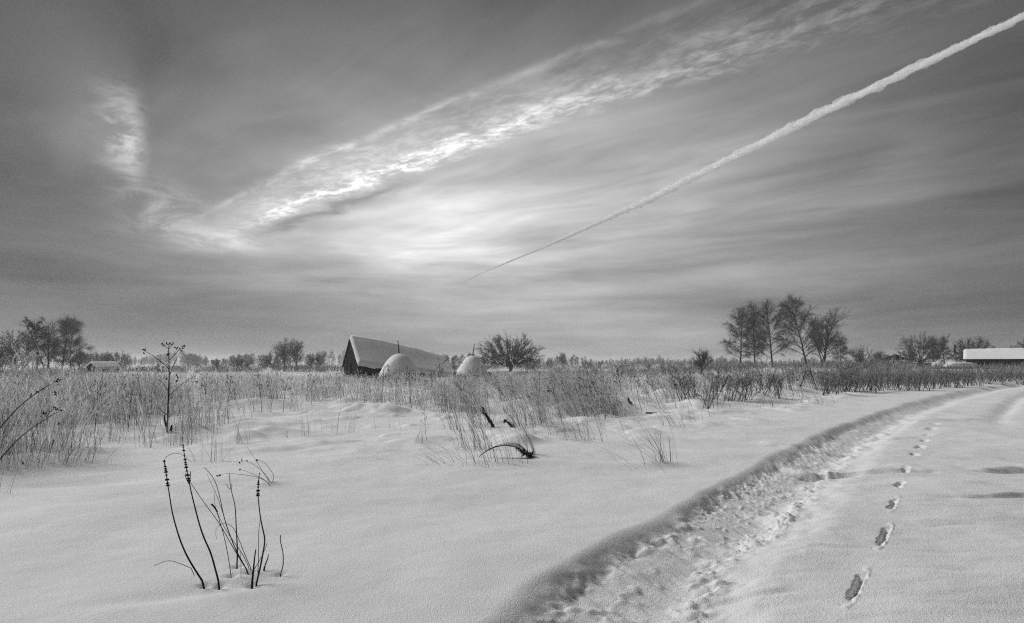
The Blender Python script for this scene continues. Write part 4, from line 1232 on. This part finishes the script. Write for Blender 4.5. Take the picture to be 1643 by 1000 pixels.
def c8(L): return [(200 + x / 5.262, 530 + y / 5.262) for x, y in L]
UY = gp(268, 696)[1]
stalks_thing('dry_weed', 'tall dark branching umbel weed rising above the left meadow to the sky', 'weed', UY, [
    (c8([(358, 872), (364, 720), (370, 520), (378, 380), (375, 320), (372, 160)]), .017, .008),
    (c8([(378, 330), (300, 260), (240, 215), (165, 172)]), .008, .005), (c8([(384, 372), (420, 275), (480, 172)]), .008, .005),
    (c8([(380, 250), (440, 188), (465, 156)]), .007, .005), (c8([(372, 160), (330, 124)]), .006, .005), (c8([(372, 160), (366, 118)]), .006, .005),
    (c8([(372, 160), (402, 116)]), .006, .005), (c8([(368, 515), (320, 440), (270, 395)]), .008, .004), (c8([(370, 560), (450, 480), (550, 408), (600, 384)]), .007, .004),
    (c8([(364, 720), (330, 700), (300, 660), (260, 640)]), .007, .004), (c8([(362, 745), (395, 715), (430, 690)]), .007, .004),
    (c8([(350, 810), (335, 740), (338, 720)]), .022, .012), (c8([(388, 850), (395, 820), (398, 800)]), .026, .012)], 'weed',
    c8([(160, 168), (172, 165), (165, 195), (322, 118), (326, 130), (362, 115), (378, 118), (390, 112), (405, 116), (366, 195), (366, 210), (428, 150), (436, 156), (465, 155), (492, 138), (490, 152), (508, 132), (480, 170), (282, 300), (320, 312), (292, 342), (436, 385), (446, 392), (360, 410), (444, 425), (600, 432)]), .021, depth=.22, seed=3)


# two long arching dark stems entering at the left edge
def c4(L): return [(x / 4.35, 560 + y / 4.35) for x, y in L]
AY = 7.2
stalks_thing('arching_stem', 'upper of two long dark arching stems entering at the left edge', 'weed', AY, [
    (c4([(-420, 1180), (-200, 820), (0, 550), (100, 430), (210, 335), (340, 250)]), .010, .005), (c4([(255, 300), (330, 270), (400, 215)]), .004, .003)], 'weed',
    c4([(262, 302), (385, 300), (390, 318), (400, 222), (410, 218), (222, 322)]), .016, 'arching stems at the left edge', .5, 5)
stalks_thing('arching_stem', 'lower of two long dark arching stems entering at the left edge', 'weed', AY - .6, [
    (c4([(-330, 1330), (-150, 960), (0, 770), (80, 675), (180, 580), (260, 525), (400, 440)]), .010, .004), (c4([(320, 478), (370, 415), (430, 432)]), .004, .003)], 'weed',
    c4([(376, 412), (395, 418), (428, 430), (305, 448), (318, 455), (415, 523), (160, 796)]), .015, 'arching stems at the left edge', .4, 6)


# ------------------------------------------------------------------ the dry stalks in the left foreground
def c6(L): return [(200 + x / 3.1235, 680 + y / 3.1235) for x, y in L]


def whorls(e, L, i0, i1, n, Y, base, r=.009):
    P = np.array([at(x, y, Y + q) for (x, y), q in zip(c6(L), .05 * math.sin(1) * np.linspace(0, 1, len(L)) ** 1.2)]) - base
    a, b = P[i0], P[i1]
    for k in range(n):
        t = min(1, max(0, (k + .35 * math.sin(k * 5.1)) / max(1, n - 1)))
        j = i0 + (i1 - i0) * t; i = int(min(j, i1 - 1)); c = P[i] + (P[i + 1] - P[i]) * (j - i)
        m = MB(); az = np.arange(7) * 6.283 / 7 + k
        rr = r * (1.15 - .5 * t) * (1 + .22 * math.sin(k * 3.7))
        C = c + np.column_stack([np.cos(az) * rr * .8, np.sin(az) * rr * .8, np.zeros(7)])
        m.balls(C, rr * .62); m.balls(c[None] + (0, 0, .002), rr * .9)
        m.build('seed_whorl', 'burr', e)


def foreground():
    def stand(L):                                           # where this stalk leaves the snow
        return gp(*c6(L[:1])[0])[1]
    G = 'dry stalks in the left foreground'
    A = [(400, 805), (345, 720), (310, 660), (280, 590), (255, 510), (237, 440), (225, 360), (217, 310), (209, 255), (203, 215), (198, 185)]
    B = [(475, 808), (455, 730), (430, 640), (405, 590), (385, 540), (365, 470), (350, 410), (335, 350), (322, 285), (310, 230), (301, 170), (293, 105)]
    Gs = [(657, 815), (680, 720), (695, 640), (705, 580), (690, 520), (680, 470), (672, 400), (668, 360), (669, 320), (671, 285), (676, 245)]
    for L, lb, i0, i1, n, extra, sd in (
            (A, 'leftmost foreground stalk, tall, bent, with a beaded seed spike and hooked tip', 7, 10, 11, [([(198, 185), (205, 165), (240, 148), (285, 150), (335, 192)], .0018, .001)], 1),
            (B, 'tallest foreground stalk, bent left, with a beaded seed spike', 8, 11, 12, [([(326, 300), (330, 260), (331, 238)], .003, .002), ([(322, 300), (306, 270), (303, 250)], .003, .002)], 2),
            (Gs, 'crooked foreground stalk with a beaded tip, right of the middle', 7, 9, 7, [([(668, 750), (672, 650), (670, 580), (673, 520), (680, 478)], .0026, .0015)], 3)):
        Y = stand(L); b = at(*c6(L[:1])[0], Y)
        e = stalks_thing('dry_stalk', lb, 'stalk', Y, [(c6(L), .0062, .0025)] + [(c6(q), r0, r1) for q, r0, r1 in extra], 'weed', (), .01, G, .05, sd)
        whorls(e, L, i0, i1, n, Y, b)
    rest = [
        ([(628, 758), (560, 650), (470, 490), (400, 400), (330, 295)], .0030, .0018, [], 'thin straight stalk slanting up left across the foreground cluster'),
        ([(625, 755), (560, 640), (520, 540), (495, 460), (480, 380), (460, 300), (440, 260), (400, 220)], .0042, .0018, [([(500, 470), (470, 380), (430, 290), (412, 250)], .0016, .001)], 'long thin stalk curving left with a drooping tip'),
        ([(562, 725), (566, 640), (558, 500), (555, 410), (535, 340), (527, 300), (525, 250)], .0052, .002, [([(530, 328), (515, 318), (512, 300)], .0022, .0015), ([(533, 330), (538, 315), (536, 300)], .0022, .0015)], 'upright foreground stalk forked like a trident at its tip'),
        ([(638, 803), (645, 740), (650, 680), (657, 630)], .0075, .0035, [], 'short thick broken stalk at the foot of the beaded crooked one'),
        ([(697, 738), (705, 705), (714, 685), (722, 655)], .0065, .003, [], 'shortest broken dark stub right of the crooked stalk'),
        ([(779, 762), (795, 710), (795, 650), (783, 600), (778, 575), (782, 558)], .0038, .0028, [], 'short wavy stalk standing apart on the right of the cluster'),
        ([(535, 770), (515, 640), (495, 550), (470, 470), (465, 440), (435, 402)], .0026, .002, [([(435, 402), (450, 418), (466, 442)], .006, .004)], 'thin stalk with a dark nodding tip amid the cluster'),
        ([(637, 735), (600, 650), (565, 560), (540, 510), (500, 495), (465, 510), (452, 540), (462, 580)], .0028, .001, [], 'dry grass blade arching over to the left in the cluster'),
        ([(632, 740), (590, 650), (510, 540), (460, 440), (443, 370), (455, 335)], .0024, .001, [], 'dry grass blade with a curled end in the cluster'),
        ([(583, 770), (583, 700), (580, 640)], .002, .001, [], 'very short thin stem behind the cluster'),
        ([(632, 752), (660, 715), (690, 660), (715, 600)], .0032, .0016, [], 'thin stem slanting right across the crooked stalk'),
        ([(349, 732), (290, 705), (225, 683), (185, 695), (145, 714)], .0022, .0016, [], 'thin dry stem bent low over the snow at the left'),
    ]
    for k, (L, r0, r1, br, lb) in enumerate(rest):
        Y = stand(L) if k != 11 else stand(A) + .05
        stalks_thing('dry_stalk', lb, 'stalk', Y, [(c6(L), r0, r1)] + [(c6(q), a, b) for q, a, b in br], 'weed', (), .01, G, .06, 20 + k)
    L = [(690, 308), (640, 270), (570, 253), (510, 250), (465, 260)]
    Y = stand([(730, 306)])
    stalks_thing('grass_tuft', 'drooping tuft of seeded grass behind the foreground stalks', 'grass tuft', Y, [
        (c6([(733, 306), (700, 280), (640, 262), (570, 252), (510, 248), (465, 260)]), .0032, .0016), (c6([(735, 304), (690, 275), (640, 250), (600, 235), (580, 230)]), .003, .0016),
        (c6([(735, 304), (705, 250), (650, 205), (600, 180), (575, 195)]), .0032, .0016), (c6([(737, 304), (752, 265), (720, 215), (690, 185), (660, 180)]), .0032, .0016),
        (c6([(736, 304), (700, 255), (660, 185), (610, 110)]), .0026, .0014)], 'weed',
        c6([(465, 262), (478, 258), (580, 230), (578, 195), (588, 183), (664, 182), (610, 185)]), .012, None, .12, 9)


foreground()


# ------------------------------------------------------------------ free-standing grass tufts, each by hand
def tuft(px, py, label, n, h, lean, spread, seed, m='dry', plume=0.0, w=0.0028, dark=False, group='grass tufts on the open snow'):
    X, Y, Z = gp(px, py)
    rng = np.random.default_rng(seed)
    e = empty('grass_tuft', (X, Y, Z))
    bx = rng.normal(0, spread, (n, 2)) * (1, .6)
    zz = height(X + bx[:, 0], Y + bx[:, 1]) - Z
    mb, pl = MB(), MB()
    ln = np.column_stack([rng.normal(lean[0], lean[1], n), rng.normal(0, lean[1] * .7, n)])
    blades(mb, pl if plume else None, np.column_stack([bx, zz]), h * rng.uniform(.45, 1.05, n), ln, np.full(n, w), rng, .06, plume, 6)
    tag(mb.build('blades', m, e), kind='stuff')
    if plume and pl.n: tag(pl.build('plumes', 'plume', e), kind='stuff')
    return tag(e, label, 'grass tuft', group)


tuft(1062, 748, 'spread fan of dry grass alone on the open snow beside the track', 26, .78, (-.55, .45), .10, 1, w=.0034)
tuft(1076, 746, 'single upright dry stem right beside the spread fan of grass', 3, .52, (-.05, .05), .02, 2, w=.0034)
tuft(1030, 752, 'flat bent grass blades lying left of the spread fan', 9, .55, (-1.3, .3), .14, 3, w=.0026)
tuft(1082, 683, 'thin leaning grass bunch left of the snow capped log', 16, .80, (-.55, .14), .14, 4, w=.0036)
tuft(940, 706, 'dense leaning grass bunch above the bent branch, right side', 55, .95, (-.55, .22), .30, 5, 'stem', w=.0034, plume=.35)
tuft(905, 700, 'leaning plumed grass bunch behind the bent branch', 46, 1.0, (-.5, .2), .28, 6, 'stem', w=.0034, plume=.4)
tuft(858, 728, 'dark slanting stems right of the bent branch hook', 14, 1.0, (-.45, .08), .05, 7, 'darkstem', w=.0042)
tuft(800, 742, 'tall thin grass in front of the bent branch', 40, .98, (-.38, .16), .20, 8, w=.0030)
tuft(770, 720, 'slanting thin grass left of the bent branch', 44, .95, (-.42, .14), .22, 9, w=.0032, plume=.2)
tuft(735, 742, 'low flattened grass arching left of the bent branch', 20, .6, (-1.0, .3), .22, 10, w=.0028)
tuft(700, 744, 'bent low blades leftmost of the flattened grass by the bent branch', 11, .40, (-.8, .5), .10, 11, w=.0028)
tuft(728, 690, 'narrow bunch of upright dry stems before the haystacks', 22, .75, (-.28, .08), .10, 12, w=.0034)
tuft(668, 712, 'few short stems in open snow below the haystack', 8, .42, (.1, .2), .06, 13, w=.003)
tuft(598, 736, 'little curved grass sprig alone on the open snow', 5, .34, (.6, .6), .06, 14, w=.003)
tuft(622, 690, 'sparse pale stems below the larger haystack', 14, .60, (-.05, .08), .22, 15, 'stem', w=.003)
tuft(560, 695, 'sparse pale stems on the small drift, right bunch', 18, .55, (.12, .12), .18, 16, 'stem', w=.003)
tuft(512, 696, 'sparse pale stems on the small drift, middle bunch', 20, .60, (0, .12), .22, 17, 'stem', w=.003)
tuft(487, 696, 'thin stem bunch at the left end of the small drift', 8, .55, (-.05, .08), .05, 18, 'dry', w=.003)
tuft(460, 702, 'short drooping blades left of the small drift', 6, .28, (-.5, .3), .05, 19, w=.0026)
tuft(395, 712, 'fan of thin dry stems below the left meadow edge', 14, .62, (-.25, .3), .12, 20, w=.003)
tuft(352, 740, 'narrow pale upright bunch behind the foreground stalks', 16, .98, (.03, .07), .06, 21, 'stem', w=.0028)
tuft(330, 742, 'crossing dry blades left of the narrow pale bunch', 8, .70, (.1, .35), .10, 22, w=.0028)
tuft(298, 715, 'dark stem bunch in the drift below the tall umbel', 34, .75, (.12, .14), .18, 23, 'darkstem', w=.0036)
tuft(262, 706, 'dark stems clustered at the foot of the tall umbel', 26, .6, (0, .16), .25, 24, 'darkstem', w=.0036)
tuft(232, 718, 'slanting dark stems left of the tall umbel foot', 14, .75, (-.1, .18), .12, 25, 'darkstem', w=.0036)
tuft(192, 710, 'dark crossing stems at the front of the left drift', 26, .75, (.05, .22), .18, 26, 'darkstem', w=.0038)
tuft(150, 724, 'three upright dark stems on the edge of the left snow', 5, .82, (-.12, .05), .08, 27, 'darkstem', w=.0050)
tuft(118, 742, 'thin stems leaning right at the edge of the left snow', 26, .85, (.42, .16), .20, 28, w=.0030)
tuft(85, 744, 'dense pale grass bunch leaning right in the left corner', 70, .95, (.25, .25), .28, 29, 'stem', w=.0028, plume=.3)
tuft(40, 748, 'dense dark-footed grass bunch near the left edge', 80, .95, (.08, .25), .30, 30, 'stem', w=.0028, plume=.3)
tuft(8, 752, 'tall grass bunch cut by the left picture edge', 70, 1.0, (.05, .25), .30, 31, 'stem', w=.0028, plume=.2)
tuft(2, 792, 'thin blades at the far left of the open snow', 7, .42, (.35, .2), .05, 32, w=.0026)
tuft(1150, 655, 'dark slanting bunch right of the snow capped log', 24, .8, (-.4, .14), .35, 33, 'darkstem', w=.0052)
tuft(1225, 652, 'pale plumed bunch leaning left near the track edge', 50, .85, (-.45, .15), .45, 34, 'stem', w=.0046, plume=.6)
tuft(1297, 645, 'last leaning grass bunch before the bare snow by the track', 40, .75, (-.5, .18), .6, 35, 'darkstem', w=.0052)
tuft(1110, 676, 'few single stems on the snow right of the snow capped log', 5, .6, (-.1, .12), .25, 36, 'dry', w=.0042)


# ------------------------------------------------------------------ wood lying in the snow
def bent_branch():
    Y = gp(840, 733)[1]; b = at(855, 730, Y); e = empty('bent_branch', tuple(b))
    c5 = lambda L: [(740 + x / 8.333, 640 + y / 8.333) for x, y in L]
    P = np.array([at(x, y, Y) for x, y in c5([(965, 700), (940, 745), (905, 748), (850, 705), (790, 650), (720, 620), (640, 605), (570, 605), (490, 620), (420, 645), (340, 690), (265, 748), (240, 775)])]) - b
    P[:, 1] -= 0.10 * np.sin(np.linspace(0, math.pi, len(P)))
    r = np.array([.012, .026, .04, .05, .045, .032, .026, .022, .02, .017, .014, .011, .009]) * .62
    s = np.linspace(0, 1, len(P)); u = np.linspace(0, 1, 40)
    Q = np.stack([np.interp(u, s, P[:, k]) for k in range(3)], -1)
    for _ in range(3): Q[1:-1] = (Q[:-2] + 2 * Q[1:-1] + Q[2:]) / 4
    rr = np.interp(u, s, r); rr *= 1 + .25 * np.sin(u * 70) * (u < .5)
    MB().tubes(Q, rr, 8).build('stem', 'bark', e, True)
    rng = np.random.default_rng(3); n = 220
    k = rng.integers(2, 16, n); D = rng.normal(0, .03, (n, 3)) + (0, 0, -.03)
    MB().tubes(np.stack([Q[k], Q[k] + D], 1), np.full((n, 2), .004), 3).build('bark_shreds', 'bark', e)['kind'] = 'stuff'
    # snow lying along the arch
    nu, nv = 30, 12; V = []
    for i in range(nu + 1):
        t = 2 + 28 * i / nu; j = int(t); c = Q[j] + (Q[j + 1] - Q[j]) * (t - j)
        th = 0.050 * math.sin(math.pi * i / nu) ** .6 + .005
        for q in range(nv + 1):
            a = math.pi * q / nv
            V.append(c + np.array([0, -math.cos(a) * (.035 + .05 * math.sin(math.pi * i / nu)) + .045, math.sin(a) * th + .004]))
    m = nv + 1
    MB().add(V, [(i * m + q, i * m + m + q, i * m + m + q + 1, i * m + q + 1) for i in range(nu) for q in range(nv)]).build('snow_cap', 'capsnow', e, True)
    tag(e, 'dark bent branch arching out of the snow under a snow cap', 'branch')


bent_branch()


def dead_log(px0, py0, px1, py1, Yoff, r0, r1, label, seed, cap=True):
    Y = gp(px1, py1)[1] + Yoff; a, b = at(px0, py0, Y + .2), at(px1, py1, Y)
    rng = np.random.default_rng(seed); e = empty('dead_log', tuple(b))
    t = np.linspace(0, 1, 12); P = (b + (a - b) * t[:, None]) - b + rng.normal(0, .012, (12, 3)); P[0, 2] -= .08
    rr = (r0 + (r1 - r0) * t) * rng.uniform(.75, 1.25, 12)
    MB().tubes(P, rr, 8).build('trunk', 'bark', e)
    n = 36; k = rng.integers(0, 12, n); D = rng.normal(0, .045, (n, 3))
    MB().tubes(np.stack([P[k], P[k] + D], 1), np.full((n, 2), .006), 3).build('twigs', 'bark', e)['kind'] = 'stuff'
    if cap:
        nu, nv = 11, 8; V = []
        for i in range(nu + 1):
            for q in range(nv + 1):
                an = math.pi * q / nv; w = rr[i] * 1.1
                V.append(P[i] + np.array([.0, -math.cos(an) * w, math.sin(an) * (w + .05 * math.sin(math.pi * i / nu)) + .005]))
        m = nv + 1
        MB().add(V, [(i * m + q, i * m + m + q, i * m + m + q + 1, i * m + q + 1) for i in range(nu) for q in range(nv)]).build('snow_cap', 'capsnow', e, True)
    tag(e, label, 'log')


dead_log(772, 654, 793, 686, 0, .042, .026, 'black rotten stump leaning left in the grass above the bent branch', 1, False)
dead_log(808, 674, 826, 686, 0, .034, .022, 'smaller black stub right of the leaning rotten stump', 2, False)
dead_log(930, 622, 950, 655, 0, .06, .03, 'dark dead stem leaning in the wind-bent grass', 3, False)
dead_log(962, 651, 984, 655, 0, .05, .04, 'short dark log lying at the foot of the leaning stem', 4, True)
dead_log(1036, 664, 1080, 664, -.05, .045, .05, 'low dark log under a rounded cap of snow beside the track', 5, False)
dead_log(1008, 640, 1016, 654, 0, .06, .04, 'dark stub right of the short snowy log', 6, False)


# ------------------------------------------------------------------ the thicket on the right
def thicket():
    rng = np.random.default_rng(31)
    meshes = []
    for k in range(6):
        r = np.random.default_rng(300 + k); st, tw = MB(), MB(); L = []
        for j in range(7):
            az = r.uniform(0, 6.283); P, Q = limb(r, (r.normal(0, .12), r.normal(0, .10), -.08), (math.cos(az) * .35 - .12, math.sin(az) * .3, 1), r.uniform(.85, 1.25), .014, .006, 6, .10, .02)
            st.tubes(P, Q, 4); L.append(resample(P))
        P, Q = twigs_on(r, L, 60, .2, .5, .007, .5, 0, .1, 6, .3); tw.tubes(P, Q, 3)
        P, Q = twigs_on(r, list(P), 170, .08, .24, .0065, .6, 0, .05, 3, .2); tw.tubes(P, Q, 3)
        meshes.append((st.mesh('stems', 'bark'), tw.mesh('twigs', 'frosttwig')))

    def place(px, py, lb, g, s):
        X, Y, Z = gp(px, py); e = empty('shrub', (X, Y, Z), rng.uniform(0, 6.28), s)
        a, b = meshes[rng.integers(0, 6)]
        link(bpy.data.objects.new('stems', a), e); link(bpy.data.objects.new('twigs', b), e)
        tag(e, lb, 'shrub', g)
    marks = [(0, 'from the birch row end, in the thicket edge'), (1384, 'right of the big rounded bush, in the thicket edge'), (1438, 'right of the well shelter, in the thicket edge'),
             (1479, 'right of the round-crowned village tree, in the thicket edge'), (1541, 'right of the timber pile, in the thicket edge'), (1600, 'from the right picture edge side below the long house')]
    seen = {}
    for k in range(44):
        px = 1322 + 7.8 * k + rng.normal(0, 1.6)
        zn = [z for a, z in marks if px >= a][-1]; seen[zn] = seen.get(zn, 0) + 1
        yb = float(np.interp(px, BOUND[:, 0], BOUND[:, 1]))
        place(px, yb - rng.uniform(0, 4.5), '%s bare shrub %s' % (ORD[seen[zn] - 1], zn), 'front row of the thicket', rng.uniform(.75, 1.1))
    for k in range(16):
        px = 1100 + 14 * k + rng.normal(0, 4); yb = float(np.interp(px, BOUND[:, 0], BOUND[:, 1]))
        place(px, yb - rng.uniform(4, 18), '%s twiggy shrub from the left in leaning grass before the %s' % ((ORD[k], 'lone tree') if k < 8 else (ORD[k - 8], 'right birches')), 'shrubs before the birches', rng.uniform(.8, 1.05))
    # the mass behind
    mb = MB(); K = 11000
    px = rng.uniform(1310, 1860, K); yb = np.interp(px, BOUND[:, 0], BOUND[:, 1]); py = 601 + (yb - 4 - 601) * rng.random(K) ** .8
    Y = CAM_H * F / (py - HY); X = (px - CX) / F * Y; Z = height(X, Y)
    h = rng.uniform(.5, 1.15, K) * (.8 + .4 * np.clip(.5 + fbm(X * .3, Y * .3, 3, 111), 0, 1))
    p0 = np.column_stack([X, Y, Z + rng.uniform(-.05, .5, K) * h])
    d = unit(np.column_stack([rng.normal(-.1, .4, K), rng.normal(0, .4, K), np.ones(K)]))
    p1 = p0 + d * (h * .55)[:, None] * rng.uniform(.5, 1, K)[:, None]; p2 = p1 + unit(d + rng.normal(0, .4, (K, 3))) * .18
    w = .004 + .00012 * Y
    mb.tubes(np.stack([p0, p1, p2], 1), np.stack([w, w * .8, w * .4], 1), 3)
    tag(mb.build('thicket', 'frosttwig'), 'dense twiggy brush behind the front row of shrubs', 'brush', None, 'stuff')


thicket()


# ------------------------------------------------------------------ contrail high above
def contrail():
    H = 1000.0
    line = np.array([(1.60, 1.30), (1.472, 1.634), (1.255, 2.21), (0.83, 3.47), (0.21, 5.04), (-0.30, 6.2), (-0.687, 7.24)]) * H
    Rad = np.array([10, 11, 16, 21, 9.5, 4.6, 2.0])
    s = np.concatenate([[0], np.cumsum(np.linalg.norm(np.diff(line, axis=0), axis=1))])
    n = 2000; u = np.linspace(0, s[-1], n)
    C = np.column_stack([np.interp(u, s, line[:, 0]), np.interp(u, s, line[:, 1]), np.full(n, H)])
    for _ in range(60): C[1:-1] = (C[:-2] + 2 * C[1:-1] + C[2:]) / 4
    rad = np.interp(u, s, Rad)
    T = unit(np.gradient(C, axis=0)); A = unit(np.cross(T, np.array([0, 0, 1.0]))); B = np.cross(A, T)
    k = 28; a = np.arange(k) * 2 * math.pi / k
    e = empty('contrail', tuple(C[n // 2]))
    uu, aa = np.meshgrid(u, a, indexing='ij')
    rr = rad[:, None]
    puff = np.zeros_like(uu)
    for sd, sc, am in ((201, 1.3, .45), (202, 3.0, .36), (203, 6.0, .22)):
        puff += am * np.abs(fbm(uu / rr * .55 * sc + np.cos(aa) * sc, np.sin(aa) * sc + 40 + uu * .002, 2, sd)) * 2.0
    curl = np.abs(np.sin(uu / (rr * 1.1 + 6) + 1.6 * fbm(uu * .008, uu * 0 + 2, 2, 207))) * (.5 + .5 * np.cos(aa - 2.4))
    r = rr * (0.56 + puff * 1.0 + .16 * curl)
    r = r * (1 - 0.25 * np.exp(-((aa - math.pi / 2) / .35) ** 2) - .25 * np.exp(-((aa - 3 * math.pi / 2) / .35) ** 2))
    V = C[:, None] + r[..., None] * (A[:, None] * np.cos(a)[None, :, None] * 1.15 + B[:, None] * np.sin(a)[None, :, None] * .8)
    cuts = [0, int(n * .50), int(n * .70), int(n * .86), n - 1]
    dens = [.10, .11, .35, 1.6]
    names = ['trail_body', 'trail_body', 'trail_body', 'trail_tip']
    for q in range(4):
        i0, i1 = cuts[q], cuts[q + 1]
        if q: i0 += 0
        VV = V[i0:i1 + 1].copy(); m = i1 - i0 + 1
        if q: VV[0] = VV[0] + T[i0] * 0.05
        VV = VV.reshape(-1, 3) - C[n // 2]
        Q = [(i * k + j, i * k + (j + 1) % k, i * k + k + (j + 1) % k, i * k + k + j) for i in range(m - 1) for j in range(k)]
        c0, c1 = len(VV), len(VV) + 1
        VV = np.vstack([VV, VV[:k].mean(0), VV[-k:].mean(0)])
        Tt = [(c0, (j + 1) % k, j) for j in range(k)] + [(c1, (m - 1) * k + j, (m - 1) * k + (j + 1) % k) for j in range(k)]
        mt = bpy.data.materials.new('contrail_ice'); mt.use_nodes = True
        nt = mt.node_tree; nt.nodes.remove(nt.nodes['Principled BSDF'])
        pv = nt.nodes.new('ShaderNodeVolumePrincipled')
        pv.inputs['Color'].default_value = (1, 1, 1, 1); pv.inputs['Density'].default_value = dens[q]; pv.inputs['Anisotropy'].default_value = (0.0, 0.2, 0.35, 0.35)[q]
        nt.links.new(pv.outputs[0], nt.nodes['Material Output'].inputs['Volume'])
        c_ = VV[Q[0][0]] - VV[:k].mean(0); q0 = VV[list(Q[0])]
        if np.dot(np.cross(q0[1] - q0[0], q0[3] - q0[0]), c_) < 0: Q = [t[::-1] for t in Q]; Tt = [t[::-1] for t in Tt]
        me = make_mesh(names[q], VV, Q, Tt, True, mt)
        link(bpy.data.objects.new(names[q], me), e)
    tag(e, 'long white aircraft contrail climbing from above the field to the upper right', 'contrail')


contrail()


# ------------------------------------------------------------------ winter haze
def haze():
    mb = MB().box((-3300, -90, -1.6), (3300, 3600, 21.0))
    mt = bpy.data.materials.new('winter_haze'); mt.use_nodes = True
    nt = mt.node_tree; nt.nodes.remove(nt.nodes['Principled BSDF'])
    pv = nt.nodes.new('ShaderNodeVolumePrincipled')
    pv.inputs['Color'].default_value = (.95, .95, .95, 1); pv.inputs['Density'].default_value = 0.00065; pv.inputs['Anisotropy'].default_value = 0.3
    nt.links.new(pv.outputs[0], nt.nodes['Material Output'].inputs['Volume'])
    mt.cycles.homogeneous_volume = True
    o = mb.build('haze', mt)
    tag(o, 'thin even winter haze over the fields', 'haze', None, 'stuff')


haze()
